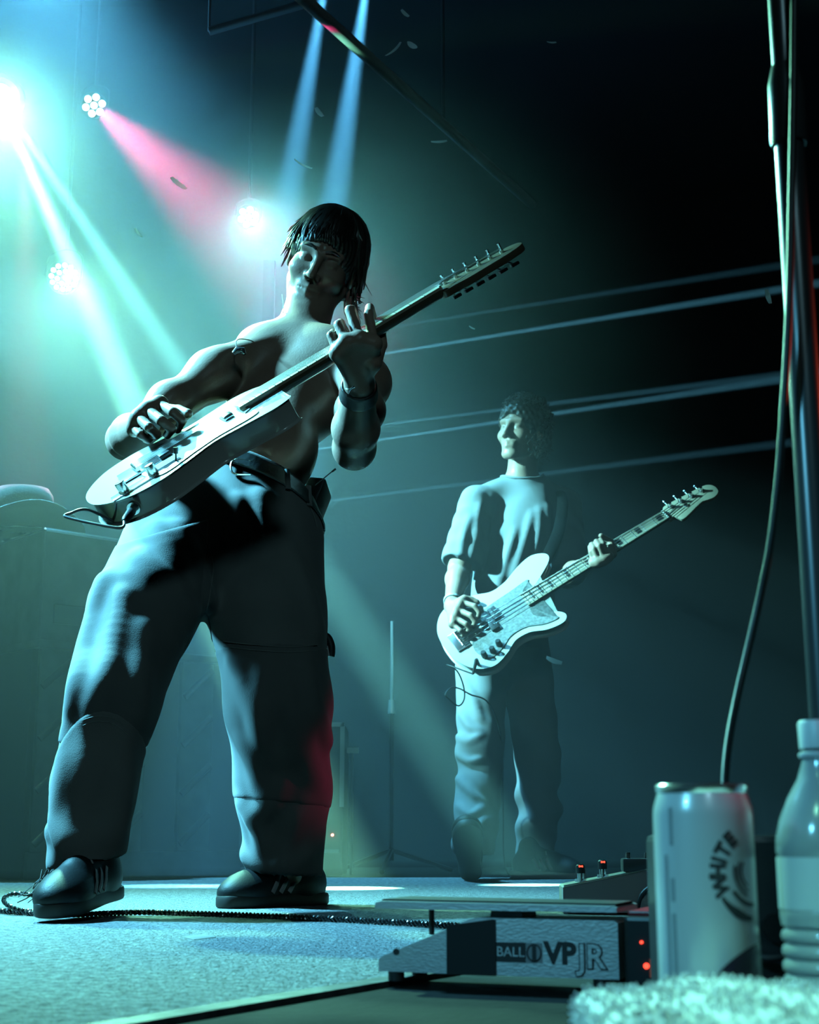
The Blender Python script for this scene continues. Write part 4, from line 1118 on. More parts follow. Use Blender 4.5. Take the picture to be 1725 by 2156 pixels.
cl_.build('hair_curls', M_CURL, bh)
# shoes
heelB = WF(992, 1854); x_ = nrm(np.array([-0.08, -0.80, 0.60]))
RB = frame(x_, [0.0, 0.6, 0.8]); 
shoe(BP, mat4(RB, heelB + x_ * 0.125 + np.array([0, 0, 0.006])), mats=(M_SOLE, M_SHOE), lace=True, s=1.08)
cB = WF(1150, 1850)
shoe(BP, mat4(frame(nrm(np.array([0.86, -0.5, 0.0])), [0, 0, 1]), cB + [0.0, 0.02, 0]), mats=(mat('white_sole', (0.6, 0.6, 0.58), 0.5), M_SHOE), stripes=(1, -1))
# bracelet
def brace(P):
    fd_ = nrm(beR - bwR); s = (P - (bwR + fd_ * 0.03)) @ fd_
    return smax(np.abs(b_arm(bsR, beR, bwR)(P) - 0.002) - 0.003, np.abs(s) - 0.007, 0.002).astype(np.float32)
sculpt('bracelet', brace, bwR - 0.07, bwR + 0.09, 0.003, M_WHITE, BP)
# strap from the shoulder to the upper horn
MB().tube(spline([BL(0.475, 0.13, -0.02), W(1176, 1120, 5.20), W(1185, 1060, 5.32), W(1178, 1032, 5.40), W(1165, 1024, 5.50)], 8), 0.022, 8, flat=0.09, up=[0.2, 1, 0.3]).build('strap', M_LEATHER, bt)
# bass lead: right-angle plug and a slack loop at the thigh
jb = BL(0.050, -0.138, 0.002)
bl_t = thing('bass_lead', 'thin black lead looping at the thigh below the cream bass', 'cable', jb)
pe = W(945, 1372, 4.94)
MB().tube([jb, jb + B_R[:, 2]*0.03], 0.006, 10).tube([jb + B_R[:, 2]*0.028, jb + B_R[:, 2]*0.030 + [-0.012, 0, -0.05]], [0.0075, 0.004], 10).build('plug', M_RUBBER, bl_t)
q0 = jb + B_R[:, 2]*0.030 + np.array([-0.012, 0, -0.05])
MB().tube(spline([q0, W(942, 1400, 4.99), W(962, 1412, 5.10), W(975, 1440, 5.13), W(978, 1470, 5.13), W(966, 1486, 5.12), W(946, 1472, 5.10), W(938, 1462, 5.10), W(950, 1448, 5.11), W(968, 1450, 5.12), W(990, 1462, 5.12), W(1030, 1482, 5.13), W(1056, 1560, 5.2), W(1060, 1700, 5.35), W(1070, 1838, 5.42), W(1150, 1846, 5.6)], 8), 0.0028, 7).build('lead', M_RUBBER, bl_t)

# ------------------------------------------------------------------ lamps
M_LENS = mat('lamp_lens', (0.9, 1, 0.95), 0.3, emit=((0.72, 1.0, 0.88), 4.0))
M_LENS_SOFT = mat('lamp_lens_soft', (0.9, 1, 0.95), 0.3, emit=((0.62, 1.0, 0.84), 2.5))
M_LAMPBODY = mat('lamp_housing', (0.015, 0.015, 0.016), 0.5)
def par_can(name, label, px, py, Y, aim, lenses, lens_r, face_r, m_lens, cat='stage light', group=None, length=0.16):
    c = W(px, py, Y); ax = nrm(np.asarray(aim) - c); R = frame(ax, [0, 0, 1]); R = np.stack([R[:, 1], R[:, 2], R[:, 0]], 1)   # z = beam axis
    t = thing(name, label, cat, c, group)
    M = mat4(R, c)
    MB().lathe([(face_r * 0.55, -length), (face_r * 0.9, -length * 0.75), (face_r, -0.02), (face_r * 1.04, 0.0), (face_r * 1.04, 0.006), (face_r * 0.98, 0.006), (face_r * 0.96, -0.004)], c, 28, R).build('housing', M_LAMPBODY, t)
    for (x, y) in lenses:
        p = xf(M, [(x, y, 0.0)])[0]; q = xf(M, [(x, y, 0.004)])[0]; s = xf(M, [(x, y, 0.008)])[0]
        MB().tube([p, q, s], [lens_r, lens_r * 0.98, lens_r * 0.55], 18).build('lens', m_lens, t)
    yk = spline([xf(M, [(-face_r * 1.12, 0, -0.05)])[0], c + np.array([-face_r * 1.0, 0.02, face_r * 1.5]), c + np.array([0, 0.03, face_r * 2.0]), c + np.array([face_r * 1.0, 0.02, face_r * 1.5]), xf(M, [(face_r * 1.12, 0, -0.05)])[0]], 6)
    MB().tube(yk, 0.006, 6, flat=0.5).build('yoke', M_LAMPBODY, t)
    top = c + np.array([0, 0.03, face_r * 2.0])
    MB().tube([top, np.array([top[0], top[1], 5.1])], 0.009, 8).build('drop_pole', M_LAMPBODY, t)
    return t
def hexa(r): return [(0, 0)] + [(r * math.cos(k * math.pi / 3 + 0.35), r * math.sin(k * math.pi / 3 + 0.35)) for k in range(6)]
par_can('stage_lamp', 'seven-lens stage lamp throwing a short pink beam', 198, 222, 6.75, W(420, 470, 3.0), hexa(0.0425), 0.0180, 0.066, M_LENS)
par_can('stage_lamp', 'seven-lens stage lamp glowing pale green just behind the dark-haired head', 523, 457, 6.5, W(760, 800, 3.0), hexa(0.0365), 0.0155, 0.056, M_LENS)
ring18 = [(0.058 * math.cos(k * math.pi / 6), 0.058 * math.sin(k * math.pi / 6)) for k in range(12)] + [(0.030 * math.cos(k * math.pi / 3 + 0.3), 0.030 * math.sin(k * math.pi / 3 + 0.3)) for k in range(6)]
par_can('stage_lamp', 'wide stage lamp with two rings of lenses inside the pale beam', 134, 584, 6.5, W(400, 900, 3.0), ring18, 0.0125, 0.078, M_LENS_SOFT)
lh = thing('moving_head_lamp', 'big blown-out moving head lamp pouring out the mint beams', 'stage light', LAMP)
_r = frame(nrm(np.array([-0.25, 0.6, 0.6]) - LAMP), [0, 0, 1]); _r = np.stack([_r[:, 1], _r[:, 2], _r[:, 0]], 1)
_b = LAMP - _r[:, 2] * 0.125
MB().lathe([(0.045, -0.10), (0.075, -0.06), (0.078, 0.06), (0.062, 0.10), (0.050, 0.105)], _b, 28, _r).build('head', M_LAMPBODY, lh)
MB().lathe([(0.044, 0.100), (0.040, 0.112), (0.020, 0.120), (0.001, 0.122)], _b, 28, _r).build('lens', mat('lamp_lens_hot', (1, 1, 1), 0.3, emit=((0.8, 1.0, 0.93), 25.0)), lh)
MB().tube([_b + [-0.05, 0, 0.05], np.array([_b[0] - 0.05, _b[1], 5.1])], 0.008, 10).build('drop_pole', M_LAMPBODY, lh)
# pin-beam bar hidden behind the singer
pb = thing('pin_beam_bar', 'thin black bar of pin lamps behind the leaning player', 'stage light', W(560, 1100, 5.85))
MB().box((W(560, 900, 5.9)[0], 5.9, 1.3), (0.05, 0.04, 2.6)).build('bar', M_LAMPBODY, pb, False)
for px, py in ((560, 730), (560, 785), (560, 925), (560, 962), (470, 1083)):
    a = W(px, py, 5.84)
    MB().tube([[W(560, 900, 5.9)[0], 5.88, a[2]], a + [0, 0.02, 0]], 0.014, 10).build('pin_lamp', M_LAMPBODY, pb)

# ceiling pipe crossing the top of the picture, with a clamp
pa, pbp = W(590, -46, 4.4), W(1120, 430, 6.9)
tr = thing('ceiling_pipe', 'long bare ceiling pipe catching mint and pink light', 'pipe', (pa + pbp) / 2)
MB().tube([pa + (pbp - pa) * t for t in np.linspace(-0.3, 1, 12)], 0.024, 14).build('pipe', mat('painted_pipe', (0.55, 0.56, 0.57), 0.45, 0.0), tr)
for t in (0.08, 0.55):
    q = pa + (pbp - pa) * t; MB().tube([q, [q[0], q[1], 5.1]], 0.008, 8).build('hanger', M_LAMPBODY, tr)
p2a, p2b = W(440, 66, 5.6), W(650, 6, 5.6)
o = MB().tube([p2a, p2b], 0.018, 10).tube([p2a, [p2a[0], p2a[1], 5.1]], 0.006, 6).tube([p2b, [p2b[0], p2b[1], 5.1]], 0.006, 6).build('lighting_bar', mat('grey_pipe', (0.12, 0.12, 0.125), 0.5), None)
tag(o, 'short dim lighting bar hung under the ceiling beside the bright pipe', 'pipe')

# ------------------------------------------------------------------ slatted cabinet, case and hat at stage right
M_CAB = mat('grey_cabinet', (0.10, 0.105, 0.11), 0.7, noise=((0.07, 0.075, 0.08), 12, 4))
M_CABD = mat('dark_cabinet', (0.035, 0.036, 0.038), 0.7)
c0 = WF(56, 1852); cr = WF(505, 1842)
ux = nrm(cr - c0); uy = np.array([-ux[1], ux[0], 0.0])           # ux along the visible face, uy to the back
CR = np.stack([ux, uy, [0, 0, 1.0]], 1); CM = mat4(CR, c0)
CL_, CD_, CH_ = np.linalg.norm(cr - c0), 0.55, 0.82
def CP(x, y, z): return xf(CM, [(x, y, z)])[0]
cab = thing('slatted_cabinet', 'dark wooden cabinet with upright boards and diagonal slots behind the legs', 'cabinet', c0)
MB().box(CP(CL_/2, CD_/2 + 0.03, CH_/2), (CL_, CD_ - 0.04, CH_), CR).build('carcass', M_CABD, cab, False)
MB().bbox(CP(CL_/2, CD_/2, CH_ - 0.012), (CL_ + 0.02, CD_ + 0.02, 0.028), 0.004, CR).build('top_board', M_CAB, cab, False)
MB().bbox(CP(CL_/2, 0.012, 0.045), (CL_, 0.03, 0.09), 0.004, CR).build('plinth', M_CAB, cab, False)
nb = 6; bw = CL_ / nb
for k in range(nb):
    x = bw * (k + 0.5)
    if k % 2 == 0:
        MB().bbox(CP(x, 0.004, CH_/2 + 0.03), (bw * 0.96, 0.022, CH_ - 0.12), 0.003, CR).build('upright_board', M_CAB, cab, False)
        for q in range(4):
            zc = 0.17 + q * 0.18
            a, b = CP(x - bw * 0.42, -0.012, zc - 0.055), CP(x + bw * 0.42, -0.012, zc + 0.055)
            MB().tube([a, b], 0.013, 8, flat=0.4, up=uy).build('slat', mat('gloss_slat', (0.05, 0.05, 0.055), 0.25, coat=0.5), cab)
    else:
        MB().bbox(CP(x, 0.014, CH_/2 + 0.03), (bw * 0.96, 0.018, CH_ - 0.12), 0.003, CR).build('recessed_board', M_CABD, cab, False)
case = thing('road_case', 'tall grey equipment case standing on the slatted cabinet', 'case', CP(0.25, 0.25, CH_))
HC = 0.40
MB().bbox(CP(0.20, 0.26, CH_ + 0.002 + HC/2), (0.40, 0.50, HC), 0.006, CR).build('shell', M_CAB, case, False)
for a, b in (((0.002, 0.012), (0.40, 0.012)), ((0.002, 0.012), (0.002, 0.51))):
    MB().tube([CP(*a, CH_ + HC), CP(*b, CH_ + HC)], 0.009, 8).build('edge_rail', M_CHROME, case)
MB().tube([CP(0.002, 0.012, CH_ + 0.01), CP(0.002, 0.012, CH_ + HC)], 0.007, 8).build('corner_rail', M_CAB, case)
MB().bbox(CP(0.13, 0.006, CH_ + 0.10), (0.16, 0.012, 0.07), 0.003, CR).build('handle_recess', M_CABD, case, False)
o = MB().box(CP(0.24, 0.49, CH_ + HC + 0.058), (0.34, 0.03, 0.11), CR).build('music_folder', M_CABD, None, False)
tag(o, 'dark folder standing behind the hat on the grey case', 'folder')
hat_c = CP(0.10, 0.20, CH_ + HC + 0.012); hat_c = np.array([W(45, 1100, hat_c[1])[0], hat_c[1], hat_c[2] + 0.003])
hat = thing('cowboy_hat', 'pale felt cowboy hat with curled brim resting on the grey case', 'hat', hat_c)
M_FELT = mat('pale_felt', (0.62, 0.56, 0.52), 0.85, bump=0.2, bscale=150)
nh, V = 48, []
prof = [(0.190, 0.020), (0.165, 0.004), (0.130, 0.000), (0.102, 0.004), (0.096, 0.030), (0.092, 0.080), (0.086, 0.120), (0.074, 0.140), (0.050, 0.136), (0.020, 0.122), (0.001, 0.120)]
for r, z in prof:
    for k in range(nh):
        a = 2 * math.pi * k / nh
        curl = 0.055 * max(0, (r - 0.10) / 0.09) * abs(math.sin(a)) ** 3 - 0.015 * max(0, (r - 0.10) / 0.09) * abs(math.cos(a))**2
        dent = -0.018 * math.exp(-((a - 0.9) ** 2) * 3) if z > 0.10 else 0
        V.append(hat_c + 1.12 * np.array([r * 1.12 * math.cos(a + 0.5), r * 0.95 * math.sin(a + 0.5), z * 1.05 + curl + dent + 0.014]))
F = [(i*nh + j, i*nh + (j+1) % nh, (i+1)*nh + (j+1) % nh, (i+1)*nh + j) for i in range(len(prof)-1) for j in range(nh)]
ho = mesh_obj('felt', V, F, M_FELT, hat); sm = ho.modifiers.new('solid', 'SOLIDIFY'); sm.thickness = 0.004; sm.offset = 1
MB().lathe([(0.1045, 0.012), (0.1025, 0.038), (0.099, 0.038), (0.101, 0.012)], hat_c + [0, 0, 0.004], 40, np.diag([1.235, 1.055, 1.12]), caps=False).build('hat_band', M_LEATHER, hat)

# amplifier rack behind the leg, slim microphone stand further back
rk = thing('amp_rack', 'dark amplifier rack with metal edging half hidden behind the leg', 'amplifier', (W(660, 1500, 5.45)[0], 5.6, 0))
x0, x1 = W(560, 1600, 5.45)[0], W(724, 1600, 5.45)[0]
zt = W(700, 1521, 5.45)[2]
MB().bbox(((x0 + x1)/2, 5.66, zt/2), (x1 - x0, 0.42, zt), 0.01).build('cabinet', M_CABD, rk, False)
M_EDGE = mat('dull_edging', (0.20, 0.21, 0.22), 0.4, 0.5)
MB().box((x1 - 0.006, 5.448, zt * 0.72), (0.016, 0.012, zt * 0.55)).build('edging', M_EDGE, rk, False)
MB().box(((x0 + x1)/2, 5.448, zt - 0.008), (x1 - x0, 0.012, 0.016)).build('edging', M_EDGE, rk, False)
MB().box((x1 - 0.05, 5.446, zt * 0.16), (0.07, 0.008, 0.012)).build('name_plate', M_EDGE, rk, False)
for px, py, e in ((693, 1637, ((0.8, 0.95, 1.0), 6.0)), (689, 1650, ((0.5, 0.7, 0.8), 2.5)), (700, 1758, ((1.0, 0.25, 0.15), 12.0))):
    p = W(px, py, 5.44); MB().tube([p, p + [0, 0.012, 0]], 0.0048, 10).build('indicator_led', mat('led_%d' % py, (0.2, 0.2, 0.2), 0.4, emit=e), rk)
pl_ = MB().box(W(742, 1580, 5.7), (0.05, 0.008, 0.022)).tube([W(742, 1584, 5.71), [W(742, 1584, 5.71)[0], 5.71, 0.0]], 0.006, 8)
tag(pl_.build('name_card', M_EDGE, None, False), 'small pale card on a dark post beside the amplifier rack', 'sign')
st = thing('microphone_stand', 'slim pale microphone stand in the dark gap behind both players', 'mic stand', (W(824, 1500, 5.8)[0], 5.8, 0))
sx = W(825, 1500, 5.8)[0]; zt2 = W(827, 1308, 5.8)[2]; zc2 = W(823, 1484, 5.8)[2]
M_STAND = mat('stand_steel', (0.55, 0.56, 0.58), 0.35, 0.7)
MB().tube([[sx, 5.8, zc2], [sx, 5.8, zt2]], 0.0065, 8).build('upper_tube', M_STAND, st)
MB().tube([[sx, 5.8, 0.05], [sx, 5.8, zc2]], 0.0095, 8).build('lower_tube', M_METAL_DK, st)
MB().tube([[sx, 5.8, zc2 - 0.035], [sx, 5.8, zc2 + 0.02]], [0.016, 0.012], 12).build('clutch', M_STAND, st)
for k in range(3):
    a = k * 2.094 + 0.4; MB().tube([[sx, 5.8, 0.09], [sx + 0.26*math.cos(a), 5.8 + 0.26*math.sin(a), 0.012]], 0.009, 8).build('leg', M_METAL_DK, st)

# ------------------------------------------------------------------ confetti hanging in the air and lying on the floor
M_CONF = mat('paper_confetti', (0.72, 0.74, 0.74), 0.6)
_nt = M_CONF.node_tree; _tr = _nt.nodes.new('ShaderNodeBsdfTranslucent'); _tr.inputs[0].default_value = (0.95, 0.95, 0.95, 1)
_mx = _nt.nodes.new('ShaderNodeMixShader'); _mx.inputs[0].default_value = 0.65
_nt.links.new(_nt.nodes['Principled BSDF'].outputs[0], _mx.inputs[1]); _nt.links.new(_tr.outputs[0], _mx.inputs[2]); _nt.links.new(_mx.outputs[0], _nt.nodes['Material Output'].inputs[0])
confetti = [(376, 386, 4.4, 14, 40, 0.6, 'bent strip of paper confetti drifting near the pink-beam lamp'),
            (291, 490, 4.6, 6, 22, 0.9, 'tiny bright confetti flake right of the wide ring lamp'),
            (638, 346, 4.5, 7, 44, 0.4, 'long pale confetti sliver above the dark-haired head'),
            (672, 236, 4.8, 14, 22, 0.8, 'crumpled confetti flake inside the blue down-beam'),
            (830, 104, 4.2, 9, 56, -0.9, 'long sharp confetti streak beside the bright ceiling pipe'),
            (868, 95, 4.4, 24, 24, 0.3, 'round grey confetti disc near the ceiling'),
            (853, 28, 4.4, 14, 20, 0.5, 'small folded confetti scrap at the top of the dark ceiling'),
            (925, 298, 4.6, 10, 38, -0.25, 'arrow-shaped confetti scrap below the end of the ceiling pipe'),
            (1162, 89, 4.6, 9, 24, -0.3, 'lone dim confetti scrap in the black upper air'),
            (1618, 624, 4.0, 16, 30, 1.2, 'dim half-moon confetti scrap beside the near pole'),
            (1167, 1391, 4.6, 12, 36, 0.3, 'curved confetti strip in the dark beside the bass body'),
            (994, 690, 4.9, 5, 14, 0.2, 'faint confetti flake between the thin beams')]
for px, py, Y, wpx, lpx, rot, lab in confetti:
    s = Y / F_PX; c = W(px, py, Y); L, wd_ = lpx * s, wpx * s
    n = 7; V = []; F = []
    ca, sa = math.cos(rot), math.sin(rot)
    bend = RNG.uniform(0.15, 0.4)
    for z in (0, 1):
        for i in range(n):
            t = i / (n - 1) - 0.5; hw = wd_ / 2 * (1 - 1.5 * t * t if 'disc' not in lab else math.sqrt(max(0.05, 1 - 4 * t * t)))
            for s_ in (-1, 1):
                lx, ly = t * L, s_ * hw + bend * L * (t * t - 0.1)
                V.append(c + np.array([lx * ca + ly * sa, s_ * hw * 0.8 + 0.02 * t + z * 0.0006, -lx * sa + ly * ca]))
    for z in (0, 1):
        o_ = z * 2 * n
        for i in range(n - 1):
            q = (o_ + 2*i, o_ + 2*i + 1, o_ + 2*i + 3, o_ + 2*i + 2); F.append(q if z else q[::-1])
    rim = [2*i for i in range(n)] + [2*i + 1 for i in range(n-1, -1, -1)]
    for i in range(len(rim)):
        a, b = rim[i], rim[(i+1) % len(rim)]; F.append((a, b, b + 2*n, a + 2*n))
    o = mesh_obj('confetti', V, F, M_CONF, None, True); tag(o, lab, 'confetti', 'confetti in the air')
for px, py, lab, L, wd_ in ((420, 1973, 'diamond-shaped confetti lying on the carpet right of the lifted shoe', 0.05, 0.055), (118, 1856, 'blurred confetti scrap on the floor behind the frayed hem', 0.02, 0.03)):
    c = WF(px, py, 0.0006)
    o = MB().add([c + [-L/2, 0, 0], c + [0, -wd_, 0], c + [L/2, 0, 0], c + [0, wd_, 0], c + [-L/2, 0, 0.0008], c + [0, -wd_, 0.0008], c + [L/2, 0, 0.0008], c + [0, wd_, 0.0008]], [(3,2,1,0),(4,5,6,7),(0,1,5,4),(1,2,6,5),(2,3,7,6),(3,0,4,7)]).build('confetti', M_CONF, None, False)
    tag(o, lab, 'confetti', 'confetti on the floor')

# ------------------------------------------------------------------ volume pedal
M_ALU = mat('brushed_aluminium', (0.52, 0.53, 0.54), 0.42, 0.55, bump=0.15, bscale=60, stretch=(1, 8, 8))
va, vb = WF(797, 2066), WF(1305, 2086)
vx = nrm(vb - va); vy = np.array([-vx[1], vx[0], 0.0]); VL = np.linalg.norm(vb - va)
VR = np.stack([vx, vy, [0, 0, 1.0]], 1); VM = mat4(VR, va)
def VP(x, y, z): return xf(VM, [(x, y, z)])[0]
vp = thing('volume_pedal', 'silver volume pedal with a black patch and lettering on its side', 'pedal', va)
def prism(prof, y0, y1, mb=None):
    mb = mb or MB(); n = len(prof)
    v = [VP(x, y0, z) for x, z in prof] + [VP(x, y1, z) for x, z in prof]
    return mb.add(v, [tuple(range(n)), tuple(range(2*n - 1, n - 1, -1))] + [(i, n + i, n + (i+1) % n, (i+1) % n) for i in range(n)])
s_ = VL / 0.265
prism([(0, 0.010), (0, 0.022), (0.004, 0.025), (0.080*s_, 0.054), (0.102*s_, 0.0635), (0.112*s_, 0.0655), (VL - 0.003, 0.0655), (VL, 0.063), (VL, 0.010)], 0.0, 0.088).build('base', M_ALU, vp, False)
prism([(-0.004, 0.0725), (-0.003, 0.079), (0.004, 0.0805), (VL - 0.004, 0.0795), (VL, 0.078), (VL, 0.0735)], -0.002, 0.090).build('treadle', M_ALU, vp, False)
prism([(0.0, 0.0806), (0.003, 0.0825), (VL - 0.003, 0.0815), (VL - 0.002, 0.0798)], 0.006, 0.082).build('grip_sheet', M_RUBBER, vp, False)
prism([(0.115, 0.060), (0.118, 0.0735), (0.150, 0.0735), (0.153, 0.060)], 0.02, 0.068).build('pivot', M_METAL_DK, vp, False)
prism([(0.079*s_, 0.0095), (0.079*s_, 0.0565), (0.082*s_, 0.058), (0.131*s_, 0.0645), (0.134*s_, 0.0640), (0.134*s_, 0.0095)], -0.0016, -0.0002).build('black_patch', mat('matt_black', (0.008, 0.008, 0.009), 0.8), vp, False)  # thin black slab on the side of the base
for x, y in ((0.016, 0.01), (0.016, 0.078), (VL - 0.02, 0.01), (VL - 0.02, 0.078)):
    MB().tube([VP(x, y, 0.0005), VP(x, y, 0.010)], 0.0085, 14).build('rubber_foot', M_RUBBER, vp)
MB().tube([VP(0.020, 0.0008, 0.030), VP(0.020, -0.0012, 0.030)], 0.0033, 12).build('screw_hole', M_RUBBER, vp)
MB().tube([VP(0.046*s_, 0.04, 0.045), VP(0.046*s_, 0.04, 0.074)], 0.003, 8).build('return_cord', M_RUBBER, vp)
def VT(x, z, y=-0.0006): return mat4(np.stack([vx, [0, 0, 1.0], -vy], 1), VP(x, y, z))
M_INK = mat('black_ink', (0.012, 0.012, 0.014), 0.6)
prism([(0.134*s_, 0.0235), (0.134*s_, 0.0425), (0.1665*s_, 0.0425), (0.1665*s_, 0.0235)], -0.0006, -0.0001).build('badge', M_INK, vp, False)
text_mesh('BALL', 0.0135, VT(0.150*s_, 0.033, -0.0009), 'badge_lettering', M_ALU, vp)
prism([(0.1670*s_, 0.0235), (0.1670*s_, 0.0425), (0.1845*s_, 0.0425), (0.1845*s_, 0.0235)], -0.0005, -0.0001).build('emblem_plate', mat('grey_ink', (0.22, 0.22, 0.23), 0.5), vp, False)
em_ = MB()
em_.tube([VP(0.1757*s_, -0.0009, 0.033) + VR @ np.array([0.0072*math.cos(a), 0, 0.0082*math.sin(a)]) for a in np.linspace(0, 2*math.pi, 25)], 0.0008, 5)
em_.build('emblem_ring', M_INK, vp)
prism([(0.1735*s_, 0.026), (0.1735*s_, 0.040), (0.1780*s_, 0.040), (0.1780*s_, 0.026)], -0.0009, -0.0005).build('emblem_bar', M_INK, vp, False)
text_mesh('VP', 0.0285, VT(0.2035*s_, 0.0325), 'lettering', M_INK, vp, bold=0.0011)
text_mesh('JR', 0.0320, VT(0.2370*s_, 0.0300), 'lettering', M_INK, vp, bold=0.0017)
text_mesh('JR', 0.0320, VT(0.2370*s_, 0.0300, -0.0012), 'lettering_fill', M_ALU, vp, bold=0.0004)

# black effect pedal with red lights next to it
fx_c = VP(VL + 0.012, 0.02, 0)
fp = thing('effects_pedal', 'black effects pedal with red lights right of the silver pedal', 'pedal', fx_c)
def FXP(x, y, z): return VP(VL + 0.006 + x, y, z)
MB().bbox(FXP(0.055, 0.060, 0.036), (0.11, 0.12, 0.068), 0.004, VR).build('case', M_PLASTIC, fp, False)
MB().bbox(FXP(0.055, 0.060, 0.0725), (0.106, 0.10, 0.005), 0.002, VR).build('top_plate', mat('red_plate', (0.30, 0.02, 0.03), 0.3), fp, False)
M_RED = mat('red_led', (0.3, 0.02, 0.02), 0.4, emit=((1.0, 0.06, 0.03), 3.0))
for x, z, r in ((0.0215, 0.024, 0.0028), (0.036, 0.058, 0.002), (0.0175, 0.046, 0.0016), (0.0380, 0.026, 0.0016)):
    MB().tube([FXP(x, -0.0002, z), FXP(x, -0.002, z)], r, 10).build('indicator_led', M_RED, fp)
dg_ = spline([FXP(0.033, -0.0010, 0.056), FXP(0.035, -0.0010, 0.058), FXP(0.037, -0.0010, 0.055), FXP(0.036, -0.0010, 0.051), FXP(0.038, -0.0010, 0.048)], 5)
MB().tube(dg_, 0.0006, 5).build('display_segment', mat('orange_led', (0.3, 0.1, 0.02), 0.4, emit=((1.0, 0.22, 0.05), 3.0)), fp)
MB().box(FXP(0.030, -0.0006, 0.022), (0.011, 0.001, 0.017), VR).build('display', mat('dim_display', (0.16, 0.05, 0.03), 0.4, emit=((1.0, 0.2, 0.08), 0.10)), fp, False)

# pale sloping switch pedal further back
wa = WF(1187, 1926); wbx = nrm(np.array([1.0, -0.05, 0.0])); wby = np.array([-wbx[1], wbx[0], 0.0])
WR = np.stack([wbx, wby, [0, 0, 1.0]], 1); WM = mat4(WR, wa)
def WP(x, y, z): return xf(WM, [(x, y, z)])[0]
wp = thing('switch_pedal', 'pale sloping foot-switch pedal with chrome switches on the far carpet', 'pedal', wa)
prof = [(0.0, 0.004), (0.0, 0.050), (0.004, 0.053), (0.29, 0.108), (0.295, 0.105), (0.295, 0.004)]
n = len(prof); mb = MB().add([WP(x, 0.0, z) for x, z in prof] + [WP(x, 0.14, z) for x, z in prof], [tuple(range(n)), tuple(range(2*n-1, n-1, -1))] + [(i, n+i, n+(i+1) % n, (i+1) % n) for i in range(n)])
mb.build('case', mat('pale_case', (0.42, 0.43, 0.44), 0.45, 0.2), wp, False)
MB().tube([WP(0.002, -0.001, 0.052), WP(0.293, -0.001, 0.1085)], 0.0022, 6).build('top_edge', M_CHROME, wp)
for px in (1225, 1272):
    x = (W(px, 1850, wa[1])[0] - wa[0]); z = 0.053 + x * 0.19
    a = WP(x, 0.03, z)
    f_ = MB().tube([a, a + [0, 0, 0.006]], 0.011, 10).tube([a + [0, 0, 0.006], a + [0, 0, 0.016]], 0.0065, 10).build('switch_nut', M_CHROME, wp)
    MB().tube([a + [0, 0, 0.016], a + [0, 0, 0.030], a + [0, 0, 0.033]], [0.009, 0.009, 0.006], 12).build('switch_button', M_RUBBER, f_)
    MB().tube([a + [-0.004, -0.0072, 0.029], a + [0.004, -0.0072, 0.029]], 0.0022, 6).build('switch_led', M_RED, f_)
a = WP(0.135, 0.05, 0.079); MB().bbox(a + [0.02, 0, 0.012], (0.075, 0.05, 0.026), 0.005, WR).build('knob_block', M_RUBBER, wp)
for dx in (-0.006, 0.03):
    MB().tube([a + [dx, -0.01, 0.02], a + [dx, -0.01, 0.036]], [0.006, 0.0045], 10).build('knob', M_CHROME, wp)
cabp = spline([WP(0.14, -0.005, 0.012), WP(0.15, -0.012, 0.040), WP(0.18, -0.015, 0.058), WP(0.24, -0.015, 0.062), WP(0.36, -0.02, 0.05), WP(0.42, -0.02, 0.006)], 8)
tag(MB().tube(cabp, 0.0042, 8).build('patch_cable', M_RUBBER, None), 'black patch cable arching in front of the pale switch pedal', 'cable')

# twisted lead across the carpet with a raised loop at its end
tw = thing('twisted_lead', 'twisted black lead running across the carpet with a raised loop', 'cable', WF(300, 1927))
path = spline([WF(-60, 1921), WF(20, 1926), WF(100, 1931), WF(170, 1933), WF(300, 1928), WF(420, 1931), WF(560, 1936), WF(700, 1942), WF(840, 1950), WF(950, 1957), WF(1010, 1962)], 26)
path[:, 2] = 0.0062
def twist(P, R=0.0028, r=0.0030, pitch=0.017):
    d = np.concatenate([[0], np.cumsum(np.linalg.norm(np.diff(P, axis=0), axis=1))])
    L = np.arange(0, d[-1], pitch / 8); Q = np.stack([np.interp(L, d, P[:, i]) for i in range(3)], 1)
    T = np.gradient(Q, axis=0); T /= np.linalg.norm(T, axis=1)[:, None]
    U = np.cross(T, [0.05, 0.02, 1.0]); U /= np.linalg.norm(U, axis=1)[:, None]; V_ = np.cross(T, U)
    for ph in (0, math.pi):
        a = L / pitch * 2 * math.pi + ph
        yield Q + R * (np.cos(a)[:, None] * U + np.sin(a)[:, None] * V_), r
M_LEAD = mat('gloss_black_cable', (0.014, 0.014, 0.015), 0.22, spec=0.8)
for q, r in twist(path): MB().tube(q, r, 6).build('strand', M_LEAD, tw)
lc = W(50, 1907, 2.83)
lpq = np.array([lc + np.array([0.042 * math.cos(a) + 0.004, 0.030 * math.sin(a), -0.008 * math.cos(a) + 0.013 * math.sin(a) + 0.006]) for a in np.linspace(0, 2 * math.pi * 0.995, 60)])
lpq[:, 2] = np.maximum(lpq[:, 2], 0.0065)
for q, r in twist(lpq, 0.0022, 0.0026): MB().tube(q, r, 6).build('loop_strand', M_LEAD, tw)

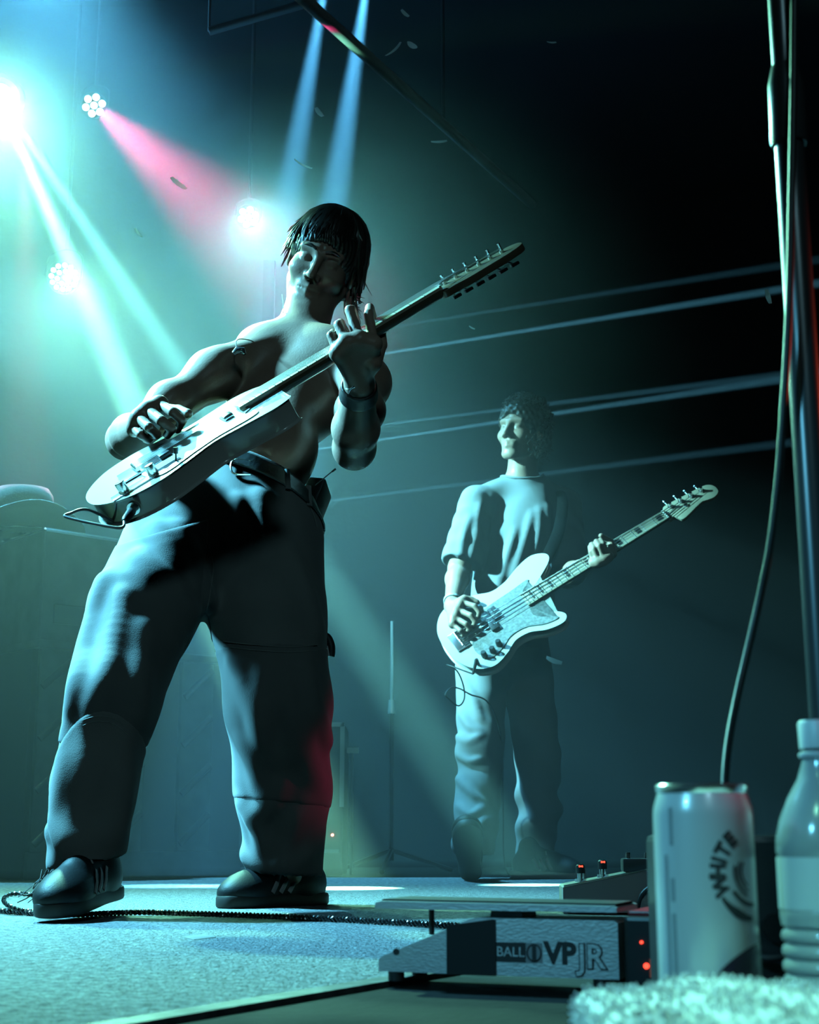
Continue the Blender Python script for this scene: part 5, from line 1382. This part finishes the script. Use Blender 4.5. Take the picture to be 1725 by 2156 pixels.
# ------------------------------------------------------------------ near things: can, bottle, towel, box, pole
M_CAN = mat('white_can', (0.70, 0.71, 0.72), 0.28, 0.12, coat=0.3)
M_TIN = mat('can_end', (0.7, 0.71, 0.72), 0.2, 0.9)
can_c = W(1488, 1900, 0.97); can_c[2] = -0.006
can_top = W(1488, 1652, 0.97)[2]; HCN = can_top - can_c[2]; RCN = 0.0325
can = thing('drink_can', 'tall white drinks can with dark arched lettering beside the bottle', 'can', can_c)
MB().lathe([(0.022, 0.004), (0.025, 0.0), (RCN*0.93, 0.010), (RCN, 0.018), (RCN, HCN - 0.020), (RCN*0.985, HCN - 0.015), (RCN*0.90, HCN - 0.006)], can_c, 64, caps=True).build('can_body', M_CAN, can)
MB().lathe([(RCN*0.90, HCN - 0.006), (RCN*0.93, HCN - 0.004), (RCN*0.94, HCN - 0.001), (RCN*0.91, HCN), (RCN*0.87, HCN - 0.002), (RCN*0.85, HCN - 0.007), (0.002, HCN - 0.006)], can_c, 64).build('can_lid', M_TIN, can)
tab = MB().tube([can_c + [0.016*math.cos(a), -0.004 + 0.009*math.sin(a), HCN - 0.0025] for a in np.linspace(0, 2*math.pi, 20)], 0.0014, 6).build('ring_pull', M_TIN, can)
view0 = math.atan2(-can_c[1], -can_c[0])
def can_wrap(v, off=0.0004):
    """label sheet (s to the right as seen, z up) -> can surface"""
    th = view0 + v[:, 0] / RCN; r = RCN + off + v[:, 2]
    return np.stack([can_c[0] + r * np.cos(th), can_c[1] + r * np.sin(th), v[:, 1]], 1)
M_CINK = mat('can_ink', (0.035, 0.036, 0.040), 0.5)
zc = W(1488, 1836, 0.94)[2]; s0, rho = 0.0345, 0.0262
for ch, ang in zip('WHITE', (197, 178, 163.5, 149, 131)):
    a = math.radians(ang)
    R2 = np.array([[math.sin(a), math.cos(a), 0], [-math.cos(a), math.sin(a), 0], [0, 0, 1.0]])
    text_mesh(ch, 0.0128, mat4(R2, [s0 + rho * math.cos(a), zc + rho * math.sin(a), 0]), 'lettering', M_CINK, can, depth=0.0001, bold=0.0007, wrap=can_wrap)
def can_strip(path, wid, name, m, off=0.0005):
    P = np.asarray(path, float); T = np.gradient(P, axis=0); T /= np.linalg.norm(T, axis=1)[:, None]; N = np.stack([-T[:, 1], T[:, 0]], 1)
    w_ = np.asarray(wid)[:, None] / 2 if np.ndim(wid) else wid / 2
    A, B = P + N * w_, P - N * w_; n = len(P)
    v = np.column_stack([np.vstack([A, B]), np.zeros(2*n)]); v = np.vstack([can_wrap(v, off), can_wrap(v, off - 0.0006)])
    f = [(i, i+1, n+i+1, n+i) for i in range(n-1)] + [(2*n+i, 3*n+i, 3*n+i+1, 2*n+i+1) for i in range(n-1)] + [(i, 2*n+i, 2*n+i+1, i+1) for i in range(n-1)] + [(n+i, n+i+1, 3*n+i+1, 3*n+i) for i in range(n-1)]
    mesh_obj(name, v, f, m, can, False)
def arc(r, a0, a1, n=24): return [(s0 + r*math.cos(math.radians(t)), zc + r*math.sin(math.radians(t))) for t in np.linspace(a0, a1, n)]
can_strip(arc(0.0290, 212, 268), np.concatenate([np.linspace(0.002, 0.0058, 12), np.linspace(0.0058, 0.003, 12)]), 'wave_crest', M_CINK)
for r, a0, a1, w_ in ((0.0205, 215, 275, 0.0026), (0.0155, 165, 250, 0.0016), (0.0125, 150, 250, 0.0014), (0.0095, 140, 240, 0.0014)):
    can_strip(arc(r, a0, a1), w_, 'wave_line', M_CINK)
ze = W(1488, 2058, 0.94)[2]
ov = [(0.0285 + 0.030*math.cos(t)*0.94 - 0.0165*math.sin(t)*0.34, ze + 0.030*math.cos(t)*0.42 + 0.0165*math.sin(t)*0.94) for t in np.linspace(0, 2*math.pi, 40, endpoint=False)]
ovv = np.array([[x, z, 0] for x, z in ov]); cen = ovv.mean(0)
rings = [cen + (ovv - cen) * k for k in (0.02, 0.35, 0.7, 1.0)]
vv = can_wrap(np.vstack(rings), 0.0004); F = [(i*40 + j, i*40 + (j+1) % 40, (i+1)*40 + (j+1) % 40, (i+1)*40 + j) for i in range(3) for j in range(40)]
mesh_obj('flavour_swoosh', vv, F, mat('dark_plum_ink', (0.030, 0.016, 0.035), 0.4), can, False)
M_FINE = mat('fine_print', (0.33, 0.36, 0.38), 0.5)
for z0_, z1_ in ((W(1488, 1780, 0.94)[2], W(1488, 1700, 0.94)[2]), (W(1488, 1900, 0.94)[2], W(1488, 1850, 0.94)[2]), (W(1488, 2080, 0.94)[2], W(1488, 1925, 0.94)[2])):
    can_strip([(-0.0222, z) for z in np.linspace(z0_, z1_, 10)], 0.0026, 'fine_print', M_FINE)
can_strip([(-0.0275, z) for z in np.linspace(W(1488, 2060, 0.94)[2], W(1488, 1800, 0.94)[2], 10)], 0.0022, 'fine_print', M_FINE)

# water bottle
M_PET = mat('clear_bottle', (0.75, 0.80, 0.82), 0.16, trans=0.5, spec=0.6)
M_CAP = mat('white_cap', (0.7, 0.72, 0.73), 0.4)
bo_c = W(1752, 1900, 0.97); bo_c[2] = -0.006
zT = W(1752, 1518, 0.97)[2] - bo_c[2]
bot = thing('water_bottle', 'ribbed clear plastic water bottle with a white cap', 'bottle', bo_c)
RBt = 0.0335
pr = [(0.024, 0.003), (0.030, 0.0), (RBt, 0.008)]
for k in range(9):
    z = 0.014 + k * 0.0095; pr += [(RBt, z), (RBt - 0.0006, z + 0.0028), (RBt - 0.0028, z + 0.0048), (RBt - 0.0006, z + 0.0068)]
pr += [(RBt, 0.102), (RBt, 0.106), (RBt - 0.001, 0.108), (RBt - 0.001, 0.140), (RBt + 0.0005, 0.143), (RBt, 0.152), (RBt - 0.003, 0.164), (RBt - 0.009, 0.178), (RBt - 0.016, 0.190), (0.0135, zT - 0.026), (0.0135, zT - 0.022), (0.0118, zT - 0.020), (0.0118, zT - 0.004)]
MB().lathe(pr, bo_c, 56).build('bottle_wall', M_PET, bot)
MB().lathe([(0.0150, zT - 0.0245), (0.0158, zT - 0.023), (0.0158, zT - 0.0215), (0.0128, zT - 0.020)], bo_c, 40).build('neck_ring', M_CAP, bot)
MB().lathe([(0.0138, zT - 0.019), (0.0148, zT - 0.0185), (0.0152, zT - 0.002), (0.0142, zT), (0.001, zT)], bo_c, 40).build('cap', M_CAP, bot)
MB().lathe([(RBt + 0.0002, 0.107), (RBt + 0.0003, 0.108), (RBt + 0.0003, 0.139), (RBt + 0.0002, 0.140)], bo_c, 56, caps=False).build('label_band', mat('bottle_label', (0.62, 0.66, 0.68), 0.4), bot)

# folded towel in the very front
tx0, tx1 = W(1238, 2110, 0.80)[0], 0.42
tz = W(1480, 2098, 0.80)[2]
def towel(P):
    c = np.array([(tx0 + tx1)/2, 0.805, (tz - 0.012)/2 - 0.003], np.float32); h_ = np.array([(tx1 - tx0)/2, 0.085, (tz + 0.012)/2 + 0.003], np.float32)
    q = np.abs(P - c) - h_ + 0.016
    d = np.linalg.norm(np.maximum(q, 0), axis=1) + np.minimum(q.max(1), 0) - 0.016
    d = d + 0.0035 * np.sin(P[:, 0] * 38 + 1.2) * np.sin(P[:, 1] * 21) + 0.0016 * np.sin(P[:, 0] * 95 + P[:, 1] * 60)
    fold = np.abs(((P[:, 2] + 0.004 * np.sin(P[:, 0] * 9)) % 0.026) - 0.013)
    return (d + 0.0028 * np.exp(-(fold / 0.0025) ** 2)).astype(np.float32)
M_TOWEL = mat('white_terry', (0.88, 0.89, 0.88), 0.95, spec=0.1, bump=0.4, bscale=420, dist=0.002)
o = sculpt('folded_towel', towel, (tx0 - 0.03, 0.68, -0.004), (tx1 + 0.03, 0.92, tz + 0.03), 0.0035, M_TOWEL)
tag(o, 'folded white terry towel lying in front of the can and bottle', 'towel')
# terry loops standing up along the towel's surface
tl = MB(); vv = np.array([q.co[:] for q in o.data.vertices]); nn = np.array([q.normal[:] for q in o.data.vertices])
sel = RNG.permutation(np.where((vv[:, 2] > tz - 0.035) & (vv[:, 1] < 0.90))[0])[:2600]
for i in sel:
    p, n_ = vv[i], nn[i]; t_ = nrm(np.cross(n_, RNG.normal(0, 1, 3)))
    tl.tube([p - t_*0.0012, p + n_*0.0026, p + t_*0.0012], [0.0005, 0.0007, 0.0005], 4, caps=False)
lo_ = tl.build('terry_loops', M_TOWEL, o); lo_['kind'] = 'stuff'

# black stage box between can and bottle
sb_c = np.array([W(1600, 1900, 1.25)[0], 1.312, -0.006]); zb = W(1600, 1758, 1.25)[2]
sb = thing('stage_box', 'black stage box standing in the gap between can and bottle', 'box', sb_c)
MB().bbox(sb_c + [0, 0, (zb + 0.006)/2], (0.15, 0.12, zb + 0.006), 0.006).build('case', M_PLASTIC, sb, False)
MB().tube([sb_c + [0.012, -0.060, 0.078], sb_c + [0.012, -0.066, 0.078]], 0.012, 20).build('socket', M_METAL_DK, sb)
MB().tube(spline([sb_c + [-0.02, -0.061, 0.062], sb_c + [0.0, -0.075, 0.055], sb_c + [0.035, -0.07, 0.060]], 6), 0.004, 8).build('handle', M_RUBBER, sb)

# near microphone pole with clutch, and the cable hanging from it
po_x, po_Y = W(1681, 600, 1.14)[0], 1.14
po = thing('microphone_pole', 'thick near black pole with a clutch sleeve at the dark right edge', 'mic stand', (po_x, po_Y, -0.006))
M_POLE = mat('satin_black_pole', (0.10, 0.10, 0.105), 0.30, 0.6)
z1, z2 = W(1660, 305, po_Y)[2], W(1660, 140, po_Y)[2]
MB().tube([[po_x, po_Y, 0.01], [po_x, po_Y, z1]], 0.0125, 24).build('lower_tube', M_POLE, po)
MB().tube([[po_x, po_Y, z2], [po_x, po_Y, 1.45]], 0.0105, 24).build('upper_tube', M_POLE, po)
MB().tube([[po_x, po_Y, z1], [po_x, po_Y, z1 + 0.003], [po_x, po_Y, z2 - 0.018], [po_x, po_Y, z2]], [0.0150, 0.0158, 0.0152, 0.0112], 24).build('clutch', M_POLE, po)
MB().lathe([(0.105, 0.0), (0.105, 0.010), (0.09, 0.018), (0.03, 0.026), (0.014, 0.032)], (po_x, po_Y, -0.006), 40).build('round_base', M_METAL_DK, po)
cpx = [(1676, -120, 1.115), (1673, 0, 1.115), (1671, 200, 1.115), (1667, 420, 1.115), (1662, 640, 1.115), (1652, 830, 1.12), (1640, 1000, 1.13), (1622, 1150, 1.14), (1600, 1260, 1.15), (1575, 1370, 1.15), (1552, 1470, 1.14), (1535, 1560, 1.12), (1527, 1640, 1.10), (1524, 1760, 1.075), (1520, 1900, 1.06), (1500, 2040, 1.06)]
cpt = spline([W(*q) for q in cpx], 8); end = cpt[-1].copy()
cpt = np.vstack([cpt, spline([end, [end[0] + 0.01, end[1] + 0.03, 0.0], [end[0] + 0.05, end[1] + 0.08, -0.0025]], 6)[1:]])
cpt[:, 2] = np.maximum(cpt[:, 2], -0.0025)
tag(MB().tube(cpt, 0.0032, 10).build('microphone_cable', mat('matt_cable', (0.014, 0.014, 0.015), 0.45), None), 'thin dark cable hanging from the near pole and curving down behind the can', 'cable')
